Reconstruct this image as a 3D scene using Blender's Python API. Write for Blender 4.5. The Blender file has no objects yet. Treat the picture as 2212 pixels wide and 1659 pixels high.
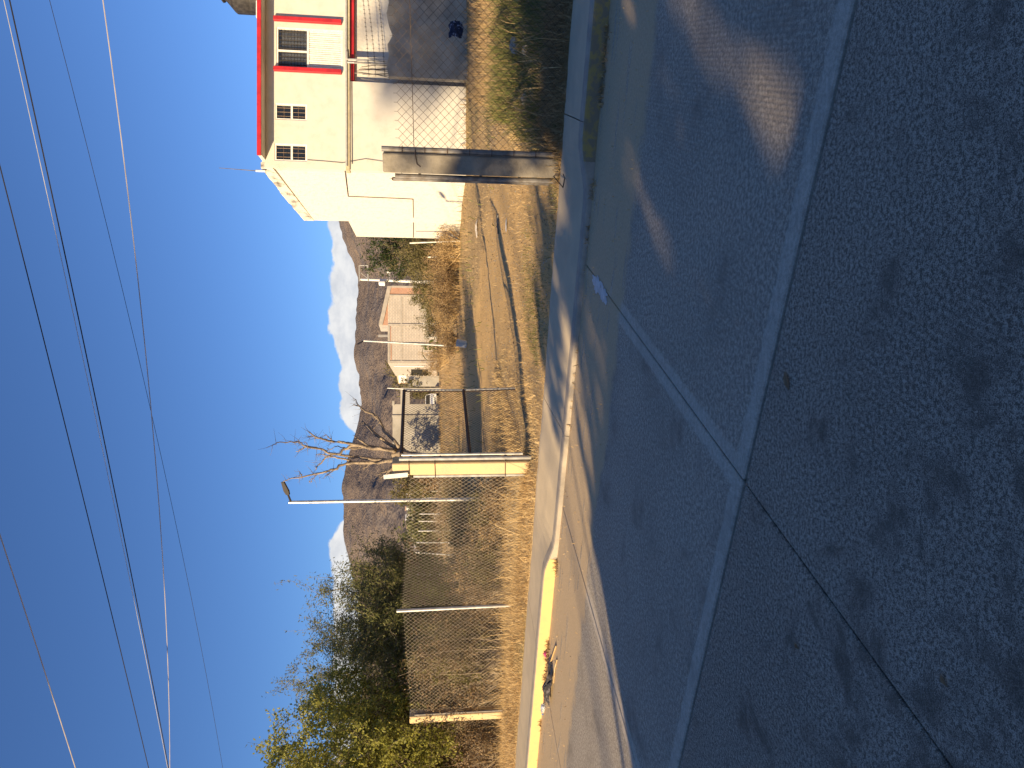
import bpy, math, random
import numpy as np
from mathutils import Vector, Matrix

# ------------------------------------------------------------------ camera, sky, sun, exposure
SC = bpy.context.scene
COL = SC.collection
F, W0, H0 = 1470.0, 2212.0, 1659.0           # focal length and frame in photo units
PITCH = math.atan(165 / F)
CAMH = 1.55
RA = math.radians(25.5)                      # the road is turned 25.5 degrees against the view
SUN_AZ = math.radians(49)                    # shadows run 49 degrees right of the view direction
SUN_EL = math.radians(17)

fw = Vector((0, math.cos(PITCH), -math.sin(PITCH)))
dn = Vector((0, -math.sin(PITCH), -math.cos(PITCH)))
rt = Vector((1, 0, 0))
cam_d = bpy.data.cameras.new('camera')
cam = bpy.data.objects.new('camera', cam_d)
COL.objects.link(cam)
# the phone was held upright and the picture saved on its side: image right = world down
m = Matrix((dn, rt, -fw)).transposed().to_4x4()
m.translation = Vector((0, 0, CAMH))
cam.matrix_world = m
cam_d.sensor_fit = 'HORIZONTAL'
cam_d.sensor_width = 36.0
cam_d.lens = 36.0 * F / W0
cam_d.clip_start = 0.05
cam_d.clip_end = 9000
SC.camera = cam
SC.view_settings.view_transform = 'Standard'
SC.view_settings.look = 'None'
SC.view_settings.gamma = 1
SC.view_settings.exposure = 0.95
SC.cycles.max_bounces = 6
SC.cycles.transparent_max_bounces = 12
SC.cycles.use_denoising = True


def N(nt, t, **kw):
    n = nt.nodes.new(t)
    for k, v in kw.items():
        if k.startswith('i_'):
            n.inputs[k[2:].replace('_', ' ')].default_value = v
        elif isinstance(k, str) and hasattr(n, k):
            setattr(n, k, v)
    return n


def LK(nt, a, b):
    nt.links.new(a, b)


def math_n(nt, op, a, b=None, c=None, clamp=False):
    n = nt.nodes.new('ShaderNodeMath')
    n.operation = op
    n.use_clamp = clamp
    for i, v in enumerate((a, b, c)):
        if v is None:
            continue
        if isinstance(v, (int, float)):
            n.inputs[i].default_value = v
        else:
            nt.links.new(v, n.inputs[i])
    return n.outputs[0]


def ramp(nt, fac, lo, hi, a=0.0, b=1.0):
    n = nt.nodes.new('ShaderNodeMapRange')
    n.interpolation_type = 'SMOOTHSTEP'
    n.inputs['From Min'].default_value = lo
    n.inputs['From Max'].default_value = hi
    n.inputs['To Min'].default_value = a
    n.inputs['To Max'].default_value = b
    nt.links.new(fac, n.inputs['Value'])
    return n.outputs['Result']


def mixc(nt, fac, a, b):
    n = nt.nodes.new('ShaderNodeMix')
    n.data_type = 'RGBA'
    if isinstance(fac, (int, float)):
        n.inputs[0].default_value = fac
    else:
        nt.links.new(fac, n.inputs[0])
    for i, v in ((6, a), (7, b)):
        if isinstance(v, tuple):
            n.inputs[i].default_value = (*v[:3], 1)
        else:
            nt.links.new(v, n.inputs[i])
    return n.outputs[2]


def noise(nt, vec, scale, detail=4, rough=0.55, dist=0.0):
    n = nt.nodes.new('ShaderNodeTexNoise')
    n.inputs['Scale'].default_value = scale
    n.inputs['Detail'].default_value = detail
    n.inputs['Roughness'].default_value = rough
    n.inputs['Distortion'].default_value = dist
    if vec is not None:
        nt.links.new(vec, n.inputs['Vector'])
    return n.outputs['Fac']


# world: clear late-afternoon sky with a low bank of cumulus along the horizon
wd = bpy.data.worlds.new('World')
SC.world = wd
wd.use_nodes = True
nt = wd.node_tree
bg = nt.nodes['Background']
sky = N(nt, 'ShaderNodeTexSky', sky_type='NISHITA', sun_disc=False)
sky.sun_elevation = SUN_EL
sky.sun_rotation = math.radians(180) + SUN_AZ
sky.altitude = 1500
sky.air_density = 1.0
sky.dust_density = 0.3
sky.ozone_density = 2.6
tc = N(nt, 'ShaderNodeTexCoord')
sep = N(nt, 'ShaderNodeSeparateXYZ')
LK(nt, tc.outputs['Generated'], sep.inputs[0])
az = math_n(nt, 'ARCTAN2', sep.outputs['X'], sep.outputs['Y'])
el = math_n(nt, 'ARCSINE', sep.outputs['Z'])
comb = N(nt, 'ShaderNodeCombineXYZ')
LK(nt, az, comb.inputs[0])
LK(nt, math_n(nt, 'MULTIPLY', el, 1.6), comb.inputs[1])
comb.inputs[2].default_value = 3.7
caz = N(nt, 'ShaderNodeCombineXYZ')
LK(nt, az, caz.inputs[0])
caz.inputs[1].default_value = 1.35
# height of the cloud tops by compass direction: a bank that thins out and rises again to the left
cr_n = N(nt, 'ShaderNodeFloatCurve')
CT = [(-3.14, .10), (-1.6, .12), (-.8, .125), (-.51, .128), (-.42, .132), (-.30, .138), (-.25, .143), (-.223, .147), (-.207, .141), (-.19, .130), (-.165, .110), (-.13, .118), (-.115, .127), (-.098, .108), (-.078, .112), (-.064, .126), (-.051, .131), (-.034, .134),
      (0, .137), (.02, .133), (.037, .139), (.06, .1455), (.094, .149), (.13, .145), (.154, .1465), (.178, .141), (.2065, .147), (.233, .150), (.3, .14), (.6, .125), (1.4, .12), (3.14, .10)]
cu = cr_n.mapping.curves[0]
for i, (a_, e_) in enumerate(CT):
    px, py = (a_ + 3.1416) / 6.2832, e_ / .2
    if i == 0:
        cu.points[0].location = (0, py)
    elif i == len(CT) - 1:
        cu.points[len(cu.points) - 1].location = (1, py)
    else:
        cu.points.new(px, py)
cr_n.mapping.update()
LK(nt, math_n(nt, 'MULTIPLY_ADD', az, 1 / 6.2832, .5), cr_n.inputs['Value'])
puff = noise(nt, comb.outputs[0], 16, 7, 0.62, 0.15)
top = math_n(nt, 'ADD', math_n(nt, 'MULTIPLY', cr_n.outputs[0], 0.2),
             math_n(nt, 'MULTIPLY', math_n(nt, 'SUBTRACT', puff, 0.46), 0.030))
cmask = ramp(nt, math_n(nt, 'SUBTRACT', top, el), -0.001, 0.0035)
shade = noise(nt, comb.outputs[0], 26, 5, 0.6)
ccol = mixc(nt, ramp(nt, shade, 0.3, 0.7), (5.2, 5.4, 5.8), (7.0, 7.0, 7.0))
tint = N(nt, 'ShaderNodeMix'); tint.data_type = 'RGBA'; tint.blend_type = 'MULTIPLY'
tint.inputs[0].default_value = 1
tint.inputs[7].default_value = (.69, .91, 1.25, 1)          # clear dry-season highland air: deeper blue
LK(nt, sky.outputs[0], tint.inputs[6])
skyc = mixc(nt, cmask, tint.outputs[2], ccol)
LK(nt, skyc, bg.inputs['Color'])
bg.inputs['Strength'].default_value = 0.067

sun_d = bpy.data.lights.new('sun', 'SUN')
sun_d.energy = 5.0
sun_d.angle = math.radians(0.53)
sun_d.color = (1.0, 0.76, 0.45)
sun = bpy.data.objects.new('sun', sun_d)
COL.objects.link(sun)
sdir = Vector((math.sin(SUN_AZ) * math.cos(SUN_EL), math.cos(SUN_AZ) * math.cos(SUN_EL), -math.sin(SUN_EL)))
sun.rotation_euler = sdir.to_track_quat('-Z', 'Y').to_euler()
sun.location = (-20, -20, 20)

# ------------------------------------------------------------------ geometry helpers
rng = np.random.default_rng(7)
random.seed(7)


def ray(X, Y):
    return fw * F + rt * (829.5 - Y) + dn * (X - 1106)


def at(X, Y, dep):
    q = ray(X, Y)
    return q * (dep / q.y) + Vector((0, 0, CAMH))


def on(X, Y, z=0.0):
    q = ray(X, Y)
    return q * ((z - CAMH) / q.z) + Vector((0, 0, CAMH))


CA, SA = math.cos(RA), math.sin(RA)


def rw(l, t, z=0.0):                        # road coordinates to world
    return Vector((l * CA + t * SA, -l * SA + t * CA, z))


def to_lt(x, y):
    return x * CA - y * SA, x * SA + y * CA


def vnoise(x, y, seed=0):
    """value noise, vectorised"""
    x = np.asarray(x, float); y = np.asarray(y, float)
    xi = np.floor(x).astype(np.int64); yi = np.floor(y).astype(np.int64)
    fx = x - xi; fy = y - yi
    fx = fx * fx * (3 - 2 * fx); fy = fy * fy * (3 - 2 * fy)

    def h(a, b):
        n = (a * 374761393 + b * 668265263 + seed * 1442695041) & 0xFFFFFFFF
        n = ((n ^ (n >> 13)) * 1274126177) & 0xFFFFFFFF
        return ((n ^ (n >> 16)) & 0xFFFF) / 65535.0
    a = h(xi, yi); b = h(xi + 1, yi); c = h(xi, yi + 1); d = h(xi + 1, yi + 1)
    return (a * (1 - fx) + b * fx) * (1 - fy) + (c * (1 - fx) + d * fx) * fy


def fbm(x, y, o=4, seed=0):
    s = 0; a = 0.5; f = 1.0
    for i in range(o):
        s = s + a * vnoise(np.asarray(x) * f, np.asarray(y) * f, seed + i)
        a *= 0.5; f *= 2.03
    return s


# the bare driveway inside the lot, a polyline in world coordinates
PATH = np.array([(1.2, 9.0), (1.8, 11.0), (2.6, 13.2), (1.9, 16.0), (0.2, 19.0), (-0.6, 25.0), (0.5, 40.0), (1.5, 70.0)])
RUTS = [np.array([(9, 19.2), (3, 18.6), (0, 18.4), (-8, 20.5)]), np.array([(9, 21.4), (3, 20.6), (0, 20.3), (-8, 22.3)])]


def dist_poly(x, y, P):
    x = np.asarray(x, float); y = np.asarray(y, float)
    best = np.full(np.broadcast(x, y).shape, 1e9)
    for (ax, ay), (bx, by) in zip(P[:-1], P[1:]):
        dx, dy = bx - ax, by - ay
        k = np.clip(((x - ax) * dx + (y - ay) * dy) / (dx * dx + dy * dy), 0, 1)
        best = np.minimum(best, np.hypot(x - ax - k * dx, y - ay - k * dy))
    return best


def sstep(a, b, x):
    k = np.clip((np.asarray(x, float) - a) / (b - a), 0, 1)
    return k * k * (3 - 2 * k)


def bare(x, y):
    """0 dry litter .. 1 bare earth"""
    d = dist_poly(x, y, PATH)
    wdt = 1.75 + 1.6 * (fbm(np.asarray(x) * .7, np.asarray(y) * .7, 3, 5) - .45)
    return 1 - sstep(wdt * .75, wdt * 1.35, d)


def gh(x, y):
    x = np.asarray(x, float); y = np.asarray(y, float)
    l, t = to_lt(x, y)
    s = np.maximum(t - 7.95, 0)
    z = .12 + 1.6 * (1 - np.exp(-s * .021))
    amp = sstep(0.1, 1.5, s)
    z = z + amp * (fbm(x * .5, y * .5, 4, 1) - .47) * .09 + amp * (fbm(x * 3.1, y * 3.1, 3, 9) - .45) * .03
    berm = np.exp(-((t - 8.45) / .45) ** 2) * .10 * (1 - sstep(-5.6, -5.0, l) * (1 - sstep(-1.5, -.9, l)))
    z = z + berm - .05 * bare(x, y) * amp
    for P in RUTS:
        d = dist_poly(x, y, P)
        z = z - .022 * np.exp(-(d / .28) ** 2) * amp + .015 * np.exp(-((d - .6) / .25) ** 2) * amp
    low_ = -.12
    k = sstep(7.80, 7.97, t)
    return low_ * (1 - k) + z * k


def gz1(x, y):
    return float(gh(np.array([x]), np.array([y]))[0])


def hit(X, Y, far=400):
    """where the sight line through a photo point meets the terrain"""
    q = ray(X, Y); q = q / q.y
    d = np.concatenate([np.arange(5, 60, .05), np.arange(60, far, .5)])
    z = CAMH + q.z * d
    g = gh(q.x * d, d)
    i = int(np.argmax(z <= g)) if (z <= g).any() else len(d) - 1
    return Vector((q.x * d[i], d[i], float(g[i])))


def fast_mesh(name, verts, faces):
    """faces: list of int arrays (n, k)"""
    me = bpy.data.meshes.new(name)
    verts = np.asarray(verts, np.float32).reshape(-1, 3)
    if isinstance(faces, np.ndarray):
        faces = [faces]
    faces = [np.asarray(f, np.int32) for f in faces if len(f)]
    nl = sum(f.size for f in faces); nf = sum(len(f) for f in faces)
    me.vertices.add(len(verts)); me.loops.add(nl); me.polygons.add(nf)
    me.vertices.foreach_set('co', verts.ravel())
    me.loops.foreach_set('vertex_index', np.concatenate([f.ravel() for f in faces]))
    tot = np.concatenate([np.full(len(f), f.shape[1], np.int32) for f in faces])
    st = np.concatenate([[0], np.cumsum(tot)[:-1]]).astype(np.int32)
    me.polygons.foreach_set('loop_start', st)
    me.update(calc_edges=True)
    return me


def link(name, me, mat, parent=None, loc=(0, 0, 0), rz=0.0, smooth=False):
    o = bpy.data.objects.new(name, me)
    COL.objects.link(o)
    if mat is not None and not me.materials:
        me.materials.append(mat)
    if smooth:
        me.polygons.foreach_set('use_smooth', np.ones(len(me.polygons), bool))
    o.location = loc
    o.rotation_euler = (0, 0, rz)
    if parent is not None:
        o.parent = parent
    return o


def tag(o, label=None, cat=None, group=None, kind=None):
    for k, v in (('label', label), ('category', cat), ('group', group), ('kind', kind)):
        if v:
            o[k] = v
    return o


def thing(name, label, cat, loc=(0, 0, 0), rz=0.0, group=None, kind=None):
    o = bpy.data.objects.new(name, None)
    o.empty_display_size = .2
    COL.objects.link(o)
    o.location = loc
    o.rotation_euler = (0, 0, rz)
    return tag(o, label, cat, group, kind)


class MB:
    def __init__(s):
        s.v = []; s.f = []

    def add(s, vs, fs):
        b = len(s.v)
        s.v += [tuple(p) for p in vs]
        s.f += [tuple(i + b for i in f) for f in fs]
        return s

    def box(s, x0, x1, y0, y1, z0, z1):
        return s.add([(x0, y0, z0), (x1, y0, z0), (x1, y1, z0), (x0, y1, z0), (x0, y0, z1), (x1, y0, z1), (x1, y1, z1), (x0, y1, z1)],
                     [(0, 3, 2, 1), (4, 5, 6, 7), (0, 1, 5, 4), (1, 2, 6, 5), (2, 3, 7, 6), (3, 0, 4, 7)])

    def bbox(s, x0, x1, y0, y1, z0, z1, b=.01):
        """box with chamfered vertical and top edges"""
        o = [(x0 + b, y0), (x1 - b, y0), (x1, y0 + b), (x1, y1 - b), (x1 - b, y1), (x0 + b, y1), (x0, y1 - b), (x0, y0 + b)]
        cx, cy = (x0 + x1) / 2, (y0 + y1) / 2
        kx = 1 - 2 * b / max(x1 - x0, 1e-6); ky = 1 - 2 * b / max(y1 - y0, 1e-6)
        inn = [(cx + (x - cx) * kx, cy + (y - cy) * ky) for x, y in o]
        vs = [(x, y, z0) for x, y in o] + [(x, y, z1 - b) for x, y in o] + [(x, y, z1) for x, y in inn]
        fs = []
        for r in (0, 8):
            for i in range(8):
                j = (i + 1) % 8
                fs.append((r + i, r + j, r + 8 + j, r + 8 + i))
        fs.append(tuple(range(16, 24))); fs.append(tuple(range(7, -1, -1)))
        return s.add(vs, fs)

    def prism(s, pts, z0, z1s):
        """vertical prism over polygon pts (ccw) with a top height per corner"""
        n = len(pts)
        if isinstance(z1s, (int, float)):
            z1s = [z1s] * n
        vs = [(x, y, z0) for x, y in pts] + [(x, y, z) for (x, y), z in zip(pts, z1s)]
        fs = [(i, (i + 1) % n, n + (i + 1) % n, n + i) for i in range(n)]
        fs += [tuple(range(n, 2 * n)), tuple(range(n - 1, -1, -1))]
        return s.add(vs, fs)

    def tube(s, pts, r, n=6, cap=True):
        pts = [Vector(p) for p in pts]
        if isinstance(r, (int, float)):
            r = [r] * len(pts)
        b = len(s.v)
        prev = None
        for i, p in enumerate(pts):
            d = (pts[min(i + 1, len(pts) - 1)] - pts[max(i - 1, 0)])
            if d.length < 1e-9:
                d = Vector((0, 0, 1))
            d.normalize()
            ref = prev if prev is not None else (Vector((0, 0, 1)) if abs(d.z) < .9 else Vector((1, 0, 0)))
            a = d.cross(ref)
            if a.length < 1e-6:
                a = d.cross(Vector((.3, .9, .2)))
            a.normalize()
            c = d.cross(a)
            prev = -c if False else ref
            for k in range(n):
                th = 2 * math.pi * k / n
                s.v.append(tuple(p + (a * math.cos(th) + c * math.sin(th)) * r[i]))
        for i in range(len(pts) - 1):
            for k in range(n):
                k2 = (k + 1) % n
                s.f.append((b + i * n + k, b + i * n + k2, b + (i + 1) * n + k2, b + (i + 1) * n + k))
        if cap:
            s.f.append(tuple(b + k for k in range(n - 1, -1, -1)))
            s.f.append(tuple(b + (len(pts) - 1) * n + k for k in range(n)))
        return s

    def lathe(s, prof, c=(0, 0, 0), n=24):
        b = len(s.v)
        for r, z in prof:
            for k in range(n):
                th = 2 * math.pi * k / n
                s.v.append((c[0] + r * math.cos(th), c[1] + r * math.sin(th), c[2] + z))
        for i in range(len(prof) - 1):
            for k in range(n):
                k2 = (k + 1) % n
                s.f.append((b + i * n + k, b + i * n + k2, b + (i + 1) * n + k2, b + (i + 1) * n + k))
        s.f.append(tuple(b + k for k in range(n - 1, -1, -1)))
        s.f.append(tuple(b + (len(prof) - 1) * n + k for k in range(n)))
        return s

    def build(s, name, mat, parent=None, loc=(0, 0, 0), rz=0.0, smooth=False):
        me = bpy.data.meshes.new(name)
        me.from_pydata(s.v, [], s.f)
        me.update()
        return link(name, me, mat, parent, loc, rz, smooth)


# ------------------------------------------------------------------ materials
MATS = {}


def newmat(name):
    mt = bpy.data.materials.new(name)
    mt.use_nodes = True
    t = mt.node_tree
    return mt, t, t.nodes['Principled BSDF']


def pos(t):
    return N(t, 'ShaderNodeNewGeometry').outputs['Position']


def bumped(t, b, h, dist=.01, strength=1.0):
    n = N(t, 'ShaderNodeBump')
    n.inputs['Distance'].default_value = dist
    n.inputs['Strength'].default_value = strength
    LK(t, h, n.inputs['Height'])
    LK(t, n.outputs[0], b.inputs['Normal'])


def simple(name, c1, c2=None, scale=6, rough=.85, bump=0, bscale=40, metal=0, lo=.35, hi=.65, spec=.3, streak=0):
    mt, t, b = newmat(name)
    b.inputs['Roughness'].default_value = rough
    b.inputs['Metallic'].default_value = metal
    b.inputs['Specular IOR Level'].default_value = spec
    p = pos(t)
    if c2 is None:
        c2 = tuple(x * .8 for x in c1)
    col = mixc(t, ramp(t, noise(t, p, scale, 6, .6), lo, hi), c1, c2)
    if streak:
        mp = N(t, 'ShaderNodeMapping')
        mp.inputs['Scale'].default_value = (1, 1, .08)
        LK(t, p, mp.inputs['Vector'])
        st = noise(t, mp.outputs[0], 7, 5, .65)
        col = mixc(t, ramp(t, st, .55, .8, 0, streak), col, tuple(x * .45 for x in c1))
    LK(t, col, b.inputs['Base Color'])
    if bump:
        bumped(t, b, noise(t, p, bscale, 4, .6), bump)
    MATS[name] = mt
    return mt


def leafmat(name, c1, c2, c3=None, scale=1.2, trans=.35, rough=.55):
    """foliage: colour varies from clump to clump and leaf to leaf; light passes through"""
    mt, t, b = newmat(name)
    p = pos(t)
    col = mixc(t, ramp(t, noise(t, p, scale, 2, .5), .35, .65), c1, c2)
    col = mixc(t, ramp(t, noise(t, p, 23, 2, .5), .5, .72), col, c3 or tuple(min(1, x * 1.7) for x in c1))
    LK(t, col, b.inputs['Base Color'])
    b.inputs['Roughness'].default_value = rough
    b.inputs['Specular IOR Level'].default_value = .25
    tr = N(t, 'ShaderNodeBsdfTranslucent')
    LK(t, col, tr.inputs['Color'])
    mx = N(t, 'ShaderNodeMixShader')
    mx.inputs[0].default_value = trans
    LK(t, b.outputs[0], mx.inputs[1]); LK(t, tr.outputs[0], mx.inputs[2])
    LK(t, mx.outputs[0], t.nodes['Material Output'].inputs['Surface'])
    MATS[name] = mt
    return mt


def rowmat(name, c1, c2, mortar, bw, bh, axis='x', rough=.9, msize=.012):
    """courses of blocks or bricks too far away to build singly"""
    mt, t, b = newmat(name)
    b.inputs['Roughness'].default_value = rough
    p = pos(t)
    sp = N(t, 'ShaderNodeSeparateXYZ'); LK(t, p, sp.inputs[0])
    cb = N(t, 'ShaderNodeCombineXYZ')
    LK(t, math_n(t, 'ADD', sp.outputs['X'], math_n(t, 'MULTIPLY', sp.outputs['Y'], .6)), cb.inputs[0]); LK(t, sp.outputs['Z'], cb.inputs[1])
    br = N(t, 'ShaderNodeTexBrick')
    br.inputs['Scale'].default_value = 1
    br.inputs['Brick Width'].default_value = bw
    br.inputs['Row Height'].default_value = bh
    br.inputs['Mortar Size'].default_value = msize
    br.inputs['Color1'].default_value = (*c1, 1); br.inputs['Color2'].default_value = (*c2, 1); br.inputs['Mortar'].default_value = (*mortar, 1)
    LK(t, cb.outputs[0], br.inputs['Vector'])
    col = mixc(t, ramp(t, noise(t, p, .8, 4), .4, .7, 0, .35), br.outputs['Color'], tuple(x * .6 for x in c1))
    LK(t, col, b.inputs['Base Color'])
    bumped(t, b, br.outputs['Fac'], -.01)
    return mt


def concrete_mat(name, near=False):
    """road slab: speckled, worn concrete with tined lines; smooth trowelled edge bands; dust towards the kerb"""
    mt, t, b = newmat(name)
    b.inputs['Roughness'].default_value = .9
    b.inputs['Specular IOR Level'].default_value = .22
    tcn = N(t, 'ShaderNodeTexCoord')
    ob = tcn.outputs['Object']
    sp = N(t, 'ShaderNodeSeparateXYZ'); LK(t, ob, sp.inputs[0])
    x, y = sp.outputs['X'], sp.outputs['Y']
    p = pos(t)
    # speckle
    vo = N(t, 'ShaderNodeTexVoronoi'); vo.inputs['Scale'].default_value = 95
    LK(t, p, vo.inputs['Vector'])
    n1 = noise(t, p, 62 if near else 40, 5, .78)
    n2 = noise(t, p, 230, 2, .6)
    spk = math_n(t, 'ADD', math_n(t, 'MULTIPLY', n1, .6), math_n(t, 'MULTIPLY', n2, .4))
    # tining: fine lines running across the road
    wv = N(t, 'ShaderNodeTexWave'); wv.bands_direction = 'X'
    wv.inputs['Scale'].default_value = 13
    wv.inputs['Distortion'].default_value = 1.3
    wv.inputs['Detail'].default_value = 3
    wv.inputs['Detail Scale'].default_value = 4
    LK(t, ob, wv.inputs['Vector'])
    big = noise(t, p, 1.1, 5, .6)
    tine = math_n(t, 'MULTIPLY', wv.outputs['Fac'], ramp(t, noise(t, p, .8, 2), .4, .62))
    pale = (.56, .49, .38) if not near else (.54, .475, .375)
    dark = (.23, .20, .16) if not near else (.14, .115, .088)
    col = mixc(t, ramp(t, spk, .44, .57), dark, pale)
    col = mixc(t, math_n(t, 'MULTIPLY', tine, .35), col, dark)
    # large worn patches where the paste has gone
    worn = math_n(t, 'ADD', noise(t, p, 2.6 if near else 1.6, 9, .72, .3), math_n(t, 'MULTIPLY', math_n(t, 'SUBTRACT', n1, .5), .55))
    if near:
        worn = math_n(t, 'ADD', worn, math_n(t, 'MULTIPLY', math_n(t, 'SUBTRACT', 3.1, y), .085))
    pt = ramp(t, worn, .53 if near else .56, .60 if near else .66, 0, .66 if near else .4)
    col = mixc(t, pt, col, (.10, .082, .062))
    if not near:
        # trowelled bands along the joints
        wob = math_n(t, 'MULTIPLY', math_n(t, 'SUBTRACT', noise(t, p, 9, 3), .5), .05)
        e1 = math_n(t, 'ADD', y, wob)
        ex = math_n(t, 'MINIMUM', math_n(t, 'ADD', x, wob), math_n(t, 'SUBTRACT', math_n(t, 'ADD', 3.02, wob), x))
        ed = math_n(t, 'MINIMUM', math_n(t, 'SUBTRACT', e1, .02), ex)
        band = ramp(t, ed, .075, .105, 1, 0)
        col = mixc(t, math_n(t, 'MULTIPLY', band, .52), col, mixc(t, ramp(t, noise(t, p, 12, 5, .7), .35, .65), (.60, .53, .42), (.45, .39, .31)))
        # dust washed towards the kerb
        dn_ = noise(t, p, 2.2, 5, .6)
        mpd = N(t, 'ShaderNodeMapping'); mpd.inputs['Scale'].default_value = (.5, 3.5, 1)
        LK(t, ob, mpd.inputs['Vector'])
        ln = noise(t, mpd.outputs[0], 2.4, 5, .6)
        yd = math_n(t, 'ADD', y, math_n(t, 'MULTIPLY', math_n(t, 'SUBTRACT', dn_, .5), .5))
        d1 = ramp(t, yd, 2.45, 2.62)
        holes = ramp(t, ln, .56, .66, 0, .75)
        dust = math_n(t, 'MULTIPLY', d1, math_n(t, 'SUBTRACT', 1.0, holes), clamp=True)
        col = mixc(t, math_n(t, 'MULTIPLY', dust, .9), col, mixc(t, ramp(t, n1, .4, .65), (.47, .35, .205), (.55, .41, .245)))
        hgt = math_n(t, 'MULTIPLY', math_n(t, 'SUBTRACT', spk, math_n(t, 'MULTIPLY', tine, .25)), math_n(t, 'SUBTRACT', 1.0, math_n(t, 'MULTIPLY', math_n(t, 'MAXIMUM', band, dust, clamp=True), .8)))
        bumped(t, b, hgt, .010)
    else:
        bumped(t, b, math_n(t, 'SUBTRACT', spk, math_n(t, 'MULTIPLY', tine, .2)), .012)
    LK(t, col, b.inputs['Base Color'])
    return mt


def ground_mat():
    mt, t, b = newmat('lot_soil')
    b.inputs['Roughness'].default_value = .95
    b.inputs['Specular IOR Level'].default_value = .1
    p = pos(t)
    at_ = N(t, 'ShaderNodeAttribute'); at_.attribute_name = 'bare'
    n1 = noise(t, p, 3.0, 8, .65)
    n2 = noise(t, p, 34, 5, .65)
    n3 = noise(t, p, .35, 4, .55)
    soil = mixc(t, ramp(t, n2, .35, .7), (.64, .435, .20), (.50, .335, .155))
    lit = mixc(t, ramp(t, n2, .38, .62), (.29, .19, .095), (.60, .45, .24))
    lit = mixc(t, ramp(t, n1, .5, .68, 0, .6), lit, (.38, .26, .13))
    lit = mixc(t, ramp(t, n3, .5, .62, 0, .4), lit, (.17, .17, .07))
    col = mixc(t, math_n(t, 'ADD', at_.outputs['Fac'], math_n(t, 'MULTIPLY', math_n(t, 'SUBTRACT', n1, .5), .5), clamp=True), lit, soil)
    LK(t, col, b.inputs['Base Color'])
    bumped(t, b, math_n(t, 'ADD', n2, math_n(t, 'MULTIPLY', noise(t, p, 90, 3), .5)), .035)
    return mt


M_wall = simple('white_plaster', (.63, .60, .53), (.56, .53, .46), 3, .85, .004, 30, lo=.4, hi=.75, streak=.12)
M_wall2 = simple('whitewashed_block', (.63, .60, .53), (.52, .48, .41), 7, .9, .02, 9, lo=.45, hi=.8, streak=.25)
M_red = simple('red_paint', (.50, .025, .035), (.36, .02, .03), 5, .55)
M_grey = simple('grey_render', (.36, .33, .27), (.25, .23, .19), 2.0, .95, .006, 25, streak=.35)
M_ochre = simple('ochre_base', (.60, .40, .16), (.48, .33, .16), 4, .9, .005, 30)
M_beige = simple('beige_ledge', (.55, .47, .30), (.42, .37, .25), 9, .8)
M_pipe = simple('grey_pipe', (.45, .45, .43), (.36, .36, .35), 12, .5)
M_whitepaint = simple('white_metal', (.80, .79, .75), (.70, .68, .62), 14, .45)
M_iron = simple('dark_iron', (.022, .018, .016), (.035, .028, .024), 30, .6)
M_rust = simple('rusty_steel', (.10, .062, .042), (.05, .038, .032), 22, .7, .001, 60)
M_galv = simple('galvanised_steel', (.52, .52, .50), (.36, .36, .35), 9, .45, metal=.5)
M_galvd = simple('weathered_pipe', (.22, .21, .20), (.14, .12, .10), 12, .55, metal=.3)
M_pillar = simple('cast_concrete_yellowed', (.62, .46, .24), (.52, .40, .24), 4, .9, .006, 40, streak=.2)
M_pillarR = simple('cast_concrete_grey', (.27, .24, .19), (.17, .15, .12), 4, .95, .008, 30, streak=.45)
M_walk = simple('brushed_concrete', (.56, .46, .31), (.47, .39, .27), 2.3, .92, .003, 55, lo=.3, hi=.7)
M_kerbtop = simple('trowelled_concrete', (.38, .33, .26), (.30, .26, .21), 6, .85, .002, 60)
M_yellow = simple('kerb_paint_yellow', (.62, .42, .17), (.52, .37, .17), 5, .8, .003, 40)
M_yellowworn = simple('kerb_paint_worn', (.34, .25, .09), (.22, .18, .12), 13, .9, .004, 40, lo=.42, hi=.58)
M_tank = simple('black_plastic', (.022, .020, .019), (.05, .045, .04), 8, .6, streak=.3)
M_bark = simple('bark_grey', (.22, .17, .12), (.13, .10, .075), 12, .95, .01, 40)
M_deadbark = simple('dead_bark', (.33, .265, .19), (.19, .15, .11), 14, .95, .008, 40)
M_straw = leafmat('dry_straw', (.64, .47, .24), (.52, .36, .17), (.72, .58, .34), 1.5, .25, .8)
M_strawd = leafmat('brown_straw', (.40, .28, .14), (.31, .21, .10), (.54, .40, .22), 1.5, .25, .8)
M_green = leafmat('green_blades', (.10, .13, .035), (.17, .17, .055), (.30, .27, .10), 2, .3)
M_leafA = leafmat('leaves_yellow_green', (.36, .36, .08), (.26, .27, .06), (.54, .49, .16), .9, .55)
M_leafB = leafmat('leaves_dark_green', (.19, .205, .075), (.21, .215, .085), (.36, .33, .14), .9, .5)
M_leafC = leafmat('leaves_olive', (.15, .14, .05), (.19, .16, .07), (.30, .24, .11), .8, .35)
M_leafD = leafmat('leaves_deep_green', (.030, .052, .016), (.045, .068, .020), (.075, .095, .03), .5, .3)
M_leafE = leafmat('leaves_dry_brown', (.29, .20, .11), (.21, .14, .075), (.42, .30, .17), .9, .3)
M_leafG = leafmat('leaves_banana', (.14, .20, .03), (.10, .15, .03), (.25, .28, .06), .9, .4)
M_block = rowmat('grey_block', (.52, .46, .39), (.46, .41, .35), (.33, .30, .27), .40, .20, msize=.02)
M_brick = rowmat('red_brick', (.50, .22, .13), (.40, .16, .09), (.45, .36, .29), .26, .09, msize=.015)
M_conc = simple('raw_concrete', (.42, .38, .33), (.34, .31, .27), 2, .95)
M_concgrey = simple('grey_rendered_wall', (.40, .375, .33), (.30, .28, .24), .8, .95, streak=.3)
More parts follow.
